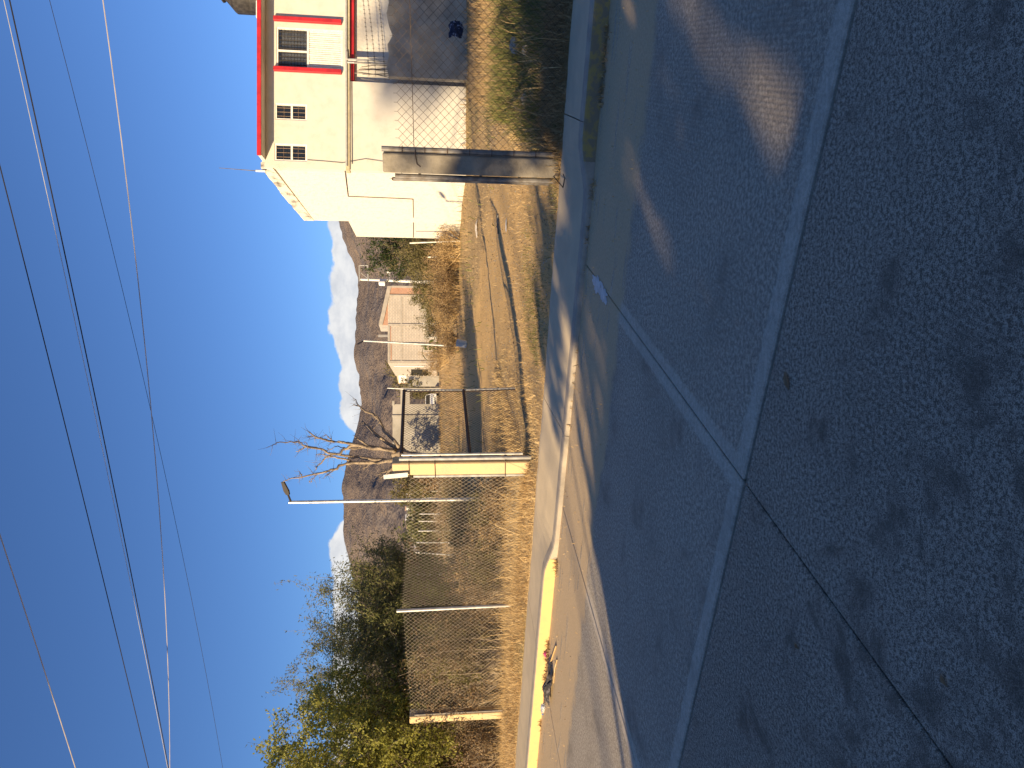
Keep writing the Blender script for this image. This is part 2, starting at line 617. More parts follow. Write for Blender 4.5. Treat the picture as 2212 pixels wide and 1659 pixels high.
M_tile = simple('salmon_wall', (.60, .40, .28), (.50, .33, .23), 1, .9)
M_black = simple('black_cloth', (.03, .028, .03), (.11, .10, .11), 30, .9, .01, 30, lo=.5, hi=.6)
M_cloth = simple('pale_cloth', (.66, .60, .50), (.50, .44, .35), 12, .9, .01, 25)
M_navy = simple('navy_cloth', (.02, .025, .05), (.30, .32, .40), 40, .8, .01, 40, lo=.56, hi=.64)
M_plaster = simple('plaster_splash', (.62, .60, .57), (.50, .48, .45), 16, .9)
M_wire = simple('cable_black', (.02, .02, .022), None, 5, .6)
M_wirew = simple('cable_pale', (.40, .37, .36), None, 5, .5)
M_mesh = simple('mesh_wire', (.44, .39, .31), (.30, .26, .20), 30, .5, metal=.35)
M_meshd = simple('mesh_wire_rusty', (.12, .085, .06), (.06, .045, .035), 30, .7)
M_stone = simple('pale_stone', (.46, .42, .36), (.34, .31, .26), 9, .9, .02, 20)
M_road = concrete_mat('road_concrete_far')
M_roadn = concrete_mat('road_concrete_near', True)
M_soil = ground_mat()
M_pink = simple('pink_wrapper', (.55, .08, .22), (.40, .03, .12), 20, .4)
M_carp = simple('white_car_paint', (.78, .78, .78), None, 3, .2, spec=.5)
M_tyre = simple('tyre_rubber', (.02, .02, .02), None, 3, .9)
M_blue = simple('blue_sheet', (.10, .16, .42), (.07, .12, .34), 3, .7)
M_redscuff = simple('red_spray', (.34, .05, .05), (.22, .045, .045), 30, .9)
mt, t, b = newmat('window_glass')
b.inputs['Base Color'].default_value = (.02, .025, .03, 1)
b.inputs['Roughness'].default_value = .06
b.inputs['Specular IOR Level'].default_value = .7
tp = N(t, 'ShaderNodeBsdfTransparent')
mx = N(t, 'ShaderNodeMixShader'); mx.inputs[0].default_value = .55
LK(t, b.outputs[0], mx.inputs[1]); LK(t, tp.outputs[0], mx.inputs[2]); LK(t, mx.outputs[0], t.nodes['Material Output'].inputs['Surface'])
M_glass = mt
mt, t, b = newmat('clear_plastic')
b.inputs['Base Color'].default_value = (.75, .80, .88, 1)
b.inputs['Roughness'].default_value = .15
b.inputs['Transmission Weight'].default_value = .8
M_plastic = mt
M_rust2 = simple('rusty_bars', (.26, .19, .14), (.17, .12, .09), 22, .7)
M_curtain = simple('window_backing', (.72, .74, .78), (.50, .53, .60), 6, .9)
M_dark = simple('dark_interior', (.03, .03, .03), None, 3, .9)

# ------------------------------------------------------------------ ground sheet


def axis(lo, hi, step, far_lo, far_hi, g=1.16):
    a = list(np.arange(lo, hi + 1e-6, step))
    s = step
    while a[-1] < far_hi:
        s *= g
        a.append(a[-1] + s)
    s = step
    while a[0] > far_lo:
        s *= g
        a.insert(0, a[0] - s)
    return np.array(a)


gx = axis(-13, 11, .11, -3500, 3500)
gy = axis(6.0, 26, .11, -3500, 3500)
GX, GY = np.meshgrid(gx, gy)
GZ = gh(GX, GY)
nx, ny = len(gx), len(gy)
idx = np.arange(nx * ny).reshape(ny, nx)
quads = np.stack([idx[:-1, :-1], idx[:-1, 1:], idx[1:, 1:], idx[1:, :-1]], -1).reshape(-1, 4)
me = fast_mesh('ground', np.stack([GX, GY, GZ], -1), quads)
a_ = me.attributes.new('bare', 'FLOAT', 'POINT')
a_.data.foreach_set('value', bare(GX, GY).astype(np.float32).ravel())
ground = tag(link('ground', me, M_soil, smooth=True), kind='structure')

# hills far behind: ridge heights read along the skyline (photo x of the ridge by photo y)
RID = np.array([(-700, 800), (-200, 770), (200, 735), (480, 741), (525, 750), (567, 768), (606, 778), (672, 773), (732, 770), (771, 767), (813, 778), (873, 783), (906, 777), (942, 768),
                (966, 760), (1023, 750), (1050, 745), (1098, 750), (1134, 750), (1173, 754), (1200, 763), (1300, 790), (1500, 800), (1659, 815), (2200, 830)], float)
raz = np.arctan((829.5 - RID[:, 0]) / 1480)
rel = (941 - RID[:, 1]) / 1480
o_ = np.argsort(raz)
azs = np.radians(np.linspace(-62, 62, 560))
rs = np.concatenate([np.linspace(330, 1250, 120), np.linspace(1265, 2300, 30)])
AZ, RR = np.meshgrid(azs, rs)
hr = np.interp(AZ, raz[o_], rel[o_]) * 1250
k = np.clip((RR - 330) / 920, 0, 1)
prof = np.where(RR <= 1250, k ** 1.35, 1 - .6 * np.clip((RR - 1250) / 1050, 0, 1))
sx, sy = RR * np.sin(AZ), RR * np.cos(AZ)
rough_ = (fbm(AZ * 14 + sy * .0006, RR * .0025, 5, 31) - .47) * 26 * np.clip(k * 2.2, 0, 1) * np.where(RR < 1250, np.clip((1250 - RR) / 420, 0, 1), 0.4)
small = (fbm(sx * .03, sy * .03, 4, 17) - .47) * 6 * np.clip(k * 6, 0, 1)
crest = (vnoise(sx * .12, sy * .12, 3) - .5) * 3.2 * np.clip(k * 4, 0, 1)
HZ = 1.55 + hr * prof + rough_ + small * (RR < 1200) + crest
ii = np.arange(AZ.size).reshape(AZ.shape)
q = np.stack([ii[:-1, :-1], ii[:-1, 1:], ii[1:, 1:], ii[1:, :-1]], -1).reshape(-1, 4)
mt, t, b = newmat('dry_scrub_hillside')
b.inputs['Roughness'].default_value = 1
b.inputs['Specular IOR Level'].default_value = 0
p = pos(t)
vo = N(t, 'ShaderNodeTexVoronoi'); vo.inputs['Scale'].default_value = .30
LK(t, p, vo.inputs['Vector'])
c0 = mixc(t, ramp(t, noise(t, p, .012, 6, .65), .42, .62), (.215, .172, .142), (.17, .15, .145))  # scrub colour greyed and lightened to hold some distance haze
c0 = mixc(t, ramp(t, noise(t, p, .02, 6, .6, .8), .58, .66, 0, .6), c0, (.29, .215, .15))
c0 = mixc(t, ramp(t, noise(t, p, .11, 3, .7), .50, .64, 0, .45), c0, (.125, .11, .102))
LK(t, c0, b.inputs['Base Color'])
bumped(t, b, math_n(t, 'ADD', vo.outputs['Distance'], noise(t, p, .5, 4, .7)), 1.5)
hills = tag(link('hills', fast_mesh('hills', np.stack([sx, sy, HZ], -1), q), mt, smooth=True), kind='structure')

# ------------------------------------------------------------------ road of cast slabs, kerb and sidewalk
JL = 2.76                                     # longitudinal joint
KB = 6.85                                     # foot of the kerb
road = thing('road', 'concrete slab road in front of the lot', None, rw(0, 0, -.03), -RA, kind='structure')


def slab_mesh(name, w, h, b=.008, d=.10):
    mb = MB()
    mb.bbox(0, w, 0, h, -d, .0, b)
    me = bpy.data.meshes.new(name); me.from_pydata(mb.v, [], mb.f); me.update()
    return me


base = MB().box(-45, 30, -1.6, KB + .3, -.11, -.055).build('road_bed', M_strawd, road)
sm_far = slab_mesh('far_slab', 3.02, KB - JL + .02 - .012)
sm_near = slab_mesh('near_slab', 3.02, JL + 1.4 - .018)
kk = [-1.87 + 3.03 * i for i in range(-10, 9)]
for i, l0 in enumerate(kk):
    s1 = link('slab', sm_far, M_road, road, (l0 + .006, JL + .012, .03))
    s2 = link('slab', sm_near, M_roadn, road, (l0 + .006, -1.4, .03))


def kerb_h(l):
    """height of the kerb; it dips along the driveway"""
    return .055 + .095 * (1 - (sstep(-6.05, -5.45, l) * (1 - sstep(-1.25, -.62, l))))


def kerb_t(l):
    return KB - .05 * (sstep(-6.05, -5.45, l) * (1 - sstep(-1.25, -.62, l)))


sidewalk = thing('sidewalk', 'brushed concrete sidewalk with a dropped driveway', None, rw(0, 0, 0), -RA, kind='structure')
joints = [-45, -31.5, -24.6, -21.15, -17.7, -14.25, -10.8, -7.35, -3.92, -.49, 2.96, 6.4, 13, 26]
IN_T = 7.90


def strip(l0, l1, sect, n):
    """sweep a cross-section function sect(l) -> [(t, z)] from l0 to l1"""
    ls = np.linspace(l0, l1, n)
    vs = []
    for l in ls:
        vs += [(l, t_, z_) for t_, z_ in sect(l)]
    m_ = len(sect(l0))
    fs = []
    for i in range(n - 1):
        for j in range(m_ - 1):
            a0 = i * m_ + j
            fs.append((a0, a0 + m_, a0 + m_ + 1, a0 + 1))
    fs.append(tuple(range(m_))); fs.append(tuple((n - 1) * m_ + j for j in range(m_ - 1, -1, -1)))
    return vs, fs


for a0, a1 in zip(joints[:-1], joints[1:]):
    n = max(3, int((a1 - a0) / .12))

    def sw(l):
        z = float(kerb_h(l)); t0 = float(kerb_t(l)) + .155
        ed = .012 * math.sin(l * 9.1) + .02 * math.sin(l * 2.3 + 1) + .015 * math.sin(l * 23.)
        return [(t0, -.1), (t0, z - .006), (t0 + .006, z), (t0 + .35, z + (.143 - z) * .55), (IN_T - .1 + ed, .15), (IN_T + ed, .147), (IN_T + .01 + ed, -.1)]
    vs, fs = strip(a0 + .006, a1 - .006, sw, n)
    MB().add(vs, fs).build('slab', M_walk, sidewalk, smooth=False)

    def kf(l):
        z = float(kerb_h(l)); t0 = float(kerb_t(l)); r = .025
        return [(t0 - .02, -.1), (t0, z - r), (t0 + .008, z - .008), (t0 + .03, z), (t0 + .148, z + .003), (t0 + .150, -.1)]
    vs, fs = strip(a0 + .003, a1 - .003, kf, n)
    MB().add(vs, fs).build('kerb_stone', M_kerbtop, sidewalk)
# paint on the kerb face: a thin coat, bright on the sunny side and worn on the other


def paint(l0, l1, mt, nm):
    def pf(l):
        z = float(kerb_h(l)); t0 = float(kerb_t(l))
        k = (z - .03) / .125
        return [(t0 - .0215, -.02), (t0 - .004, z - .028), (t0 + .004, z - .011)]
    vs, fs = strip(l0, l1, pf, int((l1 - l0) / .1) + 2)
    return MB().add(vs, fs[:-2]).build(nm, mt, sidewalk)


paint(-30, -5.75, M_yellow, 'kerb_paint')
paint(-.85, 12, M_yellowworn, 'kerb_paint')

# ------------------------------------------------------------------ vegetation builders


def tubes_np(paths, n=5):
    """paths: list of (pts, radii) -> one mesh"""
    mb = MB()
    for p_, r_ in paths:
        mb.tube(p_, r_, n, cap=True)
    return mb


def quad_leaves(P, L, Wd, rg, up=.0, fold=0):
    """diamond leaves at points P (n,3)"""
    n = len(P)
    d = rg.normal(size=(n, 3)); d[:, 2] += up
    d /= np.linalg.norm(d, axis=1)[:, None]
    e = rg.normal(size=(n, 3))
    e -= (e * d).sum(1)[:, None] * d
    e /= np.linalg.norm(e, axis=1)[:, None] + 1e-9
    Ls = (L * rg.uniform(.6, 1.35, n))[:, None]; Ws = (Wd * rg.uniform(.6, 1.3, n))[:, None]
    nrm = np.cross(d, e)
    v = np.stack([P, P + d * Ls * .45 + e * Ws * .5 + nrm * Ls * .08, P + d * Ls, P + d * Ls * .45 - e * Ws * .5 + nrm * Ls * .08], 1)
    f = np.arange(n * 4).reshape(n, 4)
    return v.reshape(-1, 3), f


def curve(p0, p1, rg, k=4, w=.15, sag=0.0):
    p0 = np.array(p0, float); p1 = np.array(p1, float)
    L = np.linalg.norm(p1 - p0)
    out = []
    off = rg.normal(size=3) * w * L
    for i in range(k + 1):
        s = i / k
        out.append(p0 + (p1 - p0) * s + off * math.sin(math.pi * s) + np.array([0, 0, sag * L * math.sin(math.pi * s)]) + (rg.normal(size=3) * .02 * L if 0 < i < k else 0))
    return out


def make_tree(name, label, cat, base, h, cr, ch, nclump, ntwig, nleaf, L, Wd, leaf, bark=None, seed=1, r0=.12, fork=.3, cz=None, group=None, clump_r=.5, lean=(0, 0), stems=1, shape=None, low=.0, twigs=True, trunkn=6, kmin=.35):
    """trunk and limbs reaching to leaf clumps spread through the crown"""
    rg = np.random.default_rng(seed)
    bark = bark or M_bark
    root = thing(name, label, cat, base, 0, group)
    cz = cz if cz is not None else h - ch
    paths = []
    heads = []
    for s in range(stems):
        a = rg.uniform(0, 6.28)
        o = np.array([math.cos(a), math.sin(a), 0]) * (r0 * 1.2 if stems > 1 else 0)
        hd = np.array([lean[0] * fork + (rg.normal() * cr * .25 if stems > 1 else rg.normal() * .04 * h), lean[1] * fork + (rg.normal() * cr * .25 if stems > 1 else rg.normal() * .04 * h), h * fork * rg.uniform(.8, 1.1)])
        c = curve(o + np.array([0, 0, -.15]), hd, rg, 5, .06)
        rr = r0 / math.sqrt(stems)
        paths.append((c, [rr * (1.25 - .5 * i / 5) for i in range(6)]))
        heads.append((hd, rr * .7))
    P = []
    cents = []
    for i in range(nclump):
        while True:
            v = rg.uniform(-1, 1, 3)
            if np.linalg.norm(v) < 1:
                break
        v = v / max(np.linalg.norm(v), 1e-6) * (np.linalg.norm(v) ** .55)
        c = np.array([v[0] * cr + lean[0], v[1] * cr + lean[1], cz + ch * .5 + v[2] * ch * .5])
        c[:2] *= 1 if shape is None else shape((c[2] - cz) / ch)
        c[2] = max(c[2], low + .1)
        cents.append(c)
        hd, hr_ = heads[int(rg.integers(len(heads)))]
        k0 = rg.uniform(kmin, 1)
        st = hd * k0 + (np.array([0, 0, 0]))
        if kmin < .8 and k0 < .9 and c[2] < st[2]:
            st = hd * rg.uniform(.3, .6)
        br = curve(st, c, rg, 5, .12, .05)
        rad = hr_ * rg.uniform(.28, .5)
        paths.append((br, [max(rad * (1 - .8 * j / 5), .004) for j in range(6)]))
        for j in range(ntwig):
            d = rg.normal(size=3); d[2] += .35; d /= np.linalg.norm(d)
            tl = clump_r * rg.uniform(.4, 1.25) * (1.5 if rg.uniform() < .12 else 1)
            s0 = br[int(rg.integers(3, 6))]
            e0 = s0 + d * tl
            tw = curve(s0, e0, rg, 3, .1, -.04)
            if twigs:
                paths.append((tw, [max(rad * .25, .004), .004, .003, .002]))
            n = max(2, int(nleaf / ntwig * rg.uniform(.5, 1.4)))
            s = rg.uniform(.1, 1.05, n)
            tw = np.array(tw)
            seg = np.clip((s * 3).astype(int), 0, 2)
            q_ = tw[seg] + (tw[seg + 1] - tw[seg]) * (s * 3 - seg)[:, None]
            P.append(q_ + rg.normal(size=(n, 3)) * clump_r * .10)
    big = [x for x in paths if x[1][0] > .02]; sml = [x for x in paths if x[1][0] <= .02]
    mb = tubes_np(big, trunkn)
    for p_, r_ in sml:
        mb.tube(p_, r_, 3, cap=False)
    mb.build('trunk', bark, root, smooth=True)
    P = np.concatenate(P)
    v, f = quad_leaves(P, L, Wd, rg, -.1)
    link('crown', fast_mesh('crown', v, f), leaf, root)
    return root


def make_bush(name, label, cat, base, h, r, nstem, nleaf, L, Wd, leaf, stem, seed, group=None, up=1.2):
    """many thin stems from the base with small leaves along them"""
    rg = np.random.default_rng(seed)
    root = thing(name, label, cat, base, 0, group)
    mb = MB(); P = []
    for i in range(nstem):
        a = rg.uniform(0, 6.28); q_ = math.sqrt(rg.uniform()) * r
        d = np.array([math.cos(a) * q_, math.sin(a) * q_, h * rg.uniform(.45, 1.0) * (1.1 - .45 * q_ / r)])
        o = np.array([math.cos(a) * q_ * .35, math.sin(a) * q_ * .35, -.05])
        c = curve(o, d, rg, 4, .10, .06)
        mb.tube(c, [.012 * h ** .5, .009 * h ** .5, .006, .004, .0025], 3, cap=False)
        c = np.array(c)
        for j in range(3):
            s0 = c[int(rg.integers(2, 5))]
            e = s0 + (rg.normal(size=3) + np.array([0, 0, .5])) * r * .22
            tw = curve(s0, e, rg, 2, .1)
            mb.tube(tw, [.004, .003, .002], 3, cap=False)
            n = max(1, int(nleaf / nstem / 3))
            s = rg.uniform(0, 1, n)[:, None]
            P.append(s0 + (e - s0) * s + rg.normal(size=(n, 3)) * r * .07)
    mb.build('stem', stem, root)
    v, f = quad_leaves(np.concatenate(P), L, Wd, rg, .2)
    link('foliage', fast_mesh('foliage', v, f), leaf, root)
    return root


def blades(P, hmin, hmax, wd, rg, tilt=.5, bend=.4):
    """bent grass blades rooted at P"""
    n = len(P)
    a = rg.uniform(0, 2 * np.pi, n)
    dirh = np.stack([np.cos(a), np.sin(a), np.zeros(n)], 1)
    th = np.abs(rg.normal(0, tilt, n)); th = np.clip(th, 0, 1.5)
    h = rg.uniform(hmin, hmax, n) * rg.uniform(.6, 1.0, n)
    d1 = dirh * np.sin(th)[:, None] + np.array([0, 0, 1.0]) * np.cos(th)[:, None]
    th2 = np.clip(th + np.abs(rg.normal(bend, .3, n)), 0, 2.0)
    d2 = dirh * np.sin(th2)[:, None] + np.array([0, 0, 1.0]) * np.cos(th2)[:, None]
    b2 = rg.uniform(0, 2 * np.pi, n)
    sd = np.stack([np.cos(b2), np.sin(b2), np.zeros(n)], 1) * (wd * rg.uniform(.6, 1.3, n))[:, None] * .5
    m1 = P + d1 * (h * .55)[:, None]
    tip = m1 + d2 * (h * .5)[:, None]
    tip[:, 2] = np.maximum(tip[:, 2], P[:, 2] + .004)
    v = np.stack([P - sd, P + sd, m1 + sd * .8, m1 - sd * .8, tip], 1).reshape(-1, 3)
    i0 = np.arange(n)[:, None] * 5
    return v, [i0 + np.array([[0, 1, 2, 3]]), i0 + np.array([[3, 2, 4]])]


def grass(name, label, pts_xy, hmin, hmax, wd, mat, seed, tilt=.5, bend=.4, dz=0.0):
    rg = np.random.default_rng(seed)
    x, y = pts_xy[:, 0], pts_xy[:, 1]
    P = np.stack([x, y, gh(x, y) - .005 + dz], 1)
    v, f = blades(P, hmin, hmax, wd, rg, tilt, bend)
    o = link(name, fast_mesh(name, v, f), mat)
    return tag(o, label, None, None, 'stuff')


def scatter_lt(n, l0, l1, t0, t1, rg, dens=None):
    l = rg.uniform(l0, l1, n); t = rg.uniform(t0, t1, n)
    x = l * CA + t * SA; y = -l * SA + t * CA
    if dens is not None:
        k = rg.uniform(0, 1, n) < dens(x, y, l, t)
        x, y = x[k], y[k]
    return np.stack([x, y], 1)


def segs(P0, P1, r):
    """three-sided wires between point arrays"""
    P0 = np.asarray(P0, float); P1 = np.asarray(P1, float)
    d = P1 - P0
    d /= np.linalg.norm(d, axis=1)[:, None] + 1e-12
    a = np.cross(d, np.array([.31, .52, .79])); a /= np.linalg.norm(a, axis=1)[:, None] + 1e-12
    c = np.cross(d, a)
    rings = []
    for Q in (P0, P1):
        for k in range(3):
            th = 2 * np.pi * k / 3
            rings.append(Q + (a * math.cos(th) + c * math.sin(th)) * r)
    v = np.stack(rings, 1).reshape(-1, 3)
    i0 = np.arange(len(P0))[:, None] * 6
    f = [i0 + np.array([[0, 1, 4, 3]]), i0 + np.array([[1, 2, 5, 4]]), i0 + np.array([[2, 0, 3, 5]])]
    return v, f


def chainlink(A, B, zb, zt, c=.045, dz=.045, r=.002, belly=.02, seed=1, spikes=True, zt2=None, zb2=None):
    """interlocked zigzag wires between two plan points; world coordinates"""
    A = np.array(A, float); B = np.array(B, float)
    L = np.linalg.norm(B - A); u = (B - A) / L; nrm = np.array([-u[1], u[0]])
    nw = int(L / c); nk = int((zt - zb) / dz)
    zt2 = zt if zt2 is None else zt2
    zb2 = zb if zb2 is None else zb2
    I, K = np.meshgrid(np.arange(nw), np.arange(nk + 1), indexing='ij')
    s = (I + ((K + I) % 2)) * c
    k = K / nk
    sl = s / L
    z = (zb + (zb2 - zb) * sl) * (1 - k) + (zt + (zt2 - zt) * sl) * k
    off = (fbm(s * 1.1 + seed * 9, K * .09, 3, seed) - .45) * belly * 2
    z = z + (fbm(s * .9 + 3, K * .05, 2, seed + 4) - .4) * .03
    X = A[0] + u[0] * s + nrm[0] * off; Y = A[1] + u[1] * s + nrm[1] * off
    Pt = np.stack([X, Y, z], -1)
    P0 = Pt[:, :-1].reshape(-1, 3); P1 = Pt[:, 1:].reshape(-1, 3)
    if spikes:
        tp = Pt[:, -1]
        P0 = np.concatenate([P0, tp]); P1 = np.concatenate([P1, tp + np.array([0, 0, .035])])
    return segs(P0, P1, r)


def mesh_part(name, v, f, mat, parent):
    """world-coordinate arrays as a child of a root at its own place (no rotation on root)"""
    v = np.asarray(v) - np.array(parent.location)
    return link(name, fast_mesh(name, v, f), mat, parent)


def wpipe(name, pts, r, mat, parent, n=8):
    mb = MB().tube([Vector(p) - Vector(parent.location) for p in pts], r, n)
    return mb.build(name, mat, parent, smooth=False)


# ------------------------------------------------------------------ gate pillars, gate leaves and chain-link fences
def pillar(label, p, ztop, mat, w=.2, parts=()):
    r = thing('gate_pillar', label, 'pillar', p, -RA)
    h = ztop - p.z
    mb = MB().bbox(-w / 2, w / 2, -w / 2, w / 2, -.2, h, .012)
    mb.build('shaft', mat, r)
    return r, h


pL = hit(1139, 1003); pR = hit(1200, 362); pP = hit(1105, 1306); p2 = hit(1087, 1537)
zL = at(848, 1003, pL.y).z; zR = at(828, 334, pR.y).z; zP = at(857, 1318, pP.y).z; z2 = at(885, 1535, p2.y).z
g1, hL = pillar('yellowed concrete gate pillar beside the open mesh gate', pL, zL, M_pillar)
MB().tube([(.155, -.06, -.1), (.155, -.06, hL - .1)], .028, 10).build('hinge_pipe', M_galv, g1)
MB().tube([(-.125, -.08, -.1), (-.125, -.08, hL - .3)], .024, 10).build('fence_pipe', M_galv, g1)
for zz in (.33, 1.35, 1.72):
    MB().tube([(-.13, -.108, zz), (.13, -.108, zz + .01), (.13, .1, zz + .01)], .006, 4).build('tie_wire', M_rust, g1)
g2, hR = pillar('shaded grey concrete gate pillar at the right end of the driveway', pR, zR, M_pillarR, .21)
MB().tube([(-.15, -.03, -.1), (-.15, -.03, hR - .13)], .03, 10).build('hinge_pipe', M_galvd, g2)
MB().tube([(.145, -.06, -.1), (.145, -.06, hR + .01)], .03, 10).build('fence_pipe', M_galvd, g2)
for i in range(7):
    zz = .25 + i * .25
    MB().tube([(.11, -.098, zz), (.18, -.098, zz), (.18, -.02, zz)], .004, 4).build('tie_wire', M_rust, g2)
MB().tube([(-.03, -.112, hR - .42), (.0, -.112, hR - .38), (.11, -.112, hR - .36), (.15, -.1, hR - .36)], .005, 4).build('tie_wire', M_rust, g2)
g3, h3 = pillar('pale concrete fence pillar half hidden by the leafy tree', p2, z2, M_pillar, .19)
MB().tube([(.12, -.06, -.1), (.12, -.06, h3 - .1)], .024, 8).build('fence_pipe', M_galvd, g3)
# white strip of board wedged on the left pillar
ws = thing('white_board', 'white strip of board wedged on top of the yellowed pillar', 'board', at(881, 1025, pL.y - .1), 0)
MB().add([(-.035, -.012, 0), (.03, -.012, 0), (.03, .012, 0), (-.035, .012, 0), (-.06, -.02, .34), (.0, -.02, .345), (.0, .004, .345), (-.06, .004, .34)],
         [(0, 3, 2, 1), (4, 5, 6, 7), (0, 1, 5, 4), (1, 2, 6, 5), (2, 3, 7, 6), (3, 0, 4, 7)]).build('strip', M_whitepaint, ws)

# open gate leaf, left
hb = pL + rw(.20, -.02); hb.z = pL.z + .08
ft = at(873, 843, 11.45); fb = at(1113, 839, 11.45)
fb.z = max(fb.z, gz1(fb.x, fb.y) + .03)
htop = at(867, 981, hb.y).z
gl = thing('gate_leaf', 'open chain-link gate leaf hung on the yellowed pillar', 'gate', hb, 0)
wpipe('hinge_stile', [hb, (hb.x, hb.y, htop)], .020, M_galv, gl)
wpipe('free_stile', [fb, (ft.x, ft.y, fb.z + .9), ft], .018, M_galv, gl)
wpipe('top_rail', [(hb.x, hb.y, htop), ft], .026, M_rust, gl)
zm = at(1015, 981, hb.y).z; zf = at(1001, 845, ft.y).z
wpipe('middle_rail', [(hb.x, hb.y, zm), (ft.x, ft.y, zf)], .024, M_rust, gl)
wpipe('edge_strap', [(fb.x - .02, fb.y - .02, fb.z), (ft.x - .02, ft.y - .02, fb.z + .8), (ft.x - .022, ft.y - .022, ft.z)], .008, M_rust, gl, 5)
for zz in (.25, .62, 1.2, 1.62):
    wpipe('hinge_clamp', [(hb.x - .07, hb.y + .0, hb.z + zz), (hb.x + .02, hb.y, hb.z + zz)], .018, M_galvd, gl, 6)
v, f = chainlink((hb.x, hb.y), (ft.x, ft.y), hb.z, htop, .032, .030, .0020, .01, 3, False, ft.z, fb.z)
tag(mesh_part('wire_mesh', v, f, M_meshd, gl), kind='stuff')

# the other leaf, swung open and seen edge-on behind the right pillar
hb2 = pR + rw(-.19, .02); hb2.z = pR.z + .06
e2 = at(870, 387, 9.7)
g4 = thing('gate_leaf', 'dark gate leaf seen edge-on behind the grey pillar', 'gate', hb2, 0)
zt_ = pR.z + 1.86
wpipe('hinge_stile', [hb2, (hb2.x, hb2.y, zt_)], .020, M_galvd, g4)
eb = Vector((e2.x, e2.y, gz1(e2.x, e2.y) + .06))
wpipe('free_stile', [eb, (e2.x, e2.y, zt_)], .020, M_galvd, g4)
wpipe('top_rail', [(hb2.x, hb2.y, zt_), (e2.x, e2.y, zt_)], .022, M_rust, g4)
wpipe('middle_rail', [(hb2.x, hb2.y, zt_ - .95), (e2.x, e2.y, zt_ - .95)], .022, M_rust, g4)
for zz in (.35, .8, 1.5):
    wpipe('hinge_clamp', [(hb2.x, hb2.y, hb2.z + zz), (hb2.x + .07, hb2.y - .02, hb2.z + zz)], .018, M_galvd, g4, 6)
v, f = chainlink((hb2.x, hb2.y), (e2.x, e2.y), hb2.z, zt_, .032, .030, .0022, .012, 5, True)
tag(mesh_part('wire_mesh', v, f, M_meshd, g4), kind='stuff')

# fence to the right of the right pillar
fr = thing('chain_link_fence', 'wide-meshed chain-link fence on the right, before the white house', 'fence', pR + rw(.2, 0), 0)
A = pR + rw(.17, -.05); B = pR + rw(5.2, -.15)
v, f = chainlink((A.x, A.y), (B.x, B.y), pR.z + .03, pR.z + 1.78, .046, .046, .0022, .05, 8, True, pR.z + 1.98)
tag(mesh_part('wire_mesh', v, f, M_meshd, fr), kind='stuff')
wpipe('tension_wire', [(A.x, A.y, pR.z + 1.62), ((A.x + B.x) / 2, (A.y + B.y) / 2, pR.z + 1.66), (B.x, B.y, pR.z + 1.74)], .0035, M_meshd, fr, 4)
Bp = pR + rw(4.6, -.1)
wpipe('post', [(Bp.x, Bp.y, pR.z - .1), (Bp.x, Bp.y, pR.z + 2.1)], .03, M_galvd, fr)

# fence to the left
fl = thing('chain_link_fence', 'galvanised chain-link fence running left from the yellowed pillar', 'fence', pP, 0)
A = pL + rw(-.13, -.08); B = pP; C_ = p2
v1, f1 = chainlink((A.x, A.y), (B.x, B.y), pL.z - .02, pL.z + 1.72, .045, .045, .0020, .04, 11, True, zP - .1, pP.z - .02)
v2, f2 = chainlink((B.x, B.y), (C_.x, C_.y), pP.z - .02, zP - .1, .045, .045, .0020, .04, 12, True, z2 - .02, p2.z - .02)
mesh_o = mesh_part('wire_mesh', np.concatenate([v1, v2]), [np.concatenate([a_, b_ + len(v1)]) for a_, b_ in zip(f1, f2)], M_mesh, fl)
tag(mesh_o, kind='stuff')
wpipe('post', [(pP.x, pP.y - .03, pP.z - .1), (pP.x - .03, pP.y - .03, zP)], .030, M_galv, fl, 10)
D = p2 + rw(-6, .3)
v, f = chainlink((p2.x, p2.y), (D.x, D.y), p2.z - .02, z2 - .05, .045, .045, .0020, .05, 14, True)
tag(mesh_part('wire_mesh', v, f, M_mesh, fl), kind='stuff')

# ------------------------------------------------------------------ the white house
HD = 22.0


def hx(Y, X=740, d=HD):
    return at(X, Y, d).x


def hz(X, d=HD):
    return at(X, 250, d).z


xc = hx(367); xr = 16.5
xf, yf = at(760, 478, 25.6).x, 25.6
xe, ye = at(850, 513, 27.2).x, 27.2
zroof = hz(572); zslab = hz(746); zgnd = .25
house = thing('white_house', 'two-storey whitewashed house with red cornice and barred windows', 'house', (xc, HD, gz1(xc, HD)), 0)
O = Vector(house.location)


def hb_box(name, x0, x1, y0, y1, z0, z1, mat, parent=None, bev=0):
    mb = MB()
    par = parent or house
    off = O
    (mb.bbox if bev else mb.box)(x0 - off.x, x1 - off.x, y0 - off.y, y1 - off.y, z0 - off.z, z1 - off.z, *([bev] if bev else []))
    return mb.build(name, mat, par)


def wallgrid(x0, x1, z0, z1, holes, y0, y1):
    xs = sorted({x0, x1, *[h[0] for h in holes], *[h[1] for h in holes]}); zs = sorted({z0, z1, *[h[2] for h in holes], *[h[3] for h in holes]})
    mb = MB()
    for a0, a1 in zip(xs[:-1], xs[1:]):
        for b0, b1 in zip(zs[:-1], zs[1:]):
            cx_, cz_ = (a0 + a1) / 2, (b0 + b1) / 2
            if any(h[0] < cx_ < h[1] and h[2] < cz_ < h[3] for h in holes):
                continue
            mb.box(a0 - O.x, a1 - O.x, y0 - O.y, y1 - O.y, b0 - O.z, b1 - O.z)
    return mb


wins = [(hx(153), hx(66), hz(740), hz(597)), (hx(264), hx(229), hz(663), hz(594)), (hx(352), hx(315), hz(663), hz(593))]
wallgrid(xc, xr, zslab - .02, zroof - .02, wins, HD, HD + .22).build('upper_wall', M_wall, house)
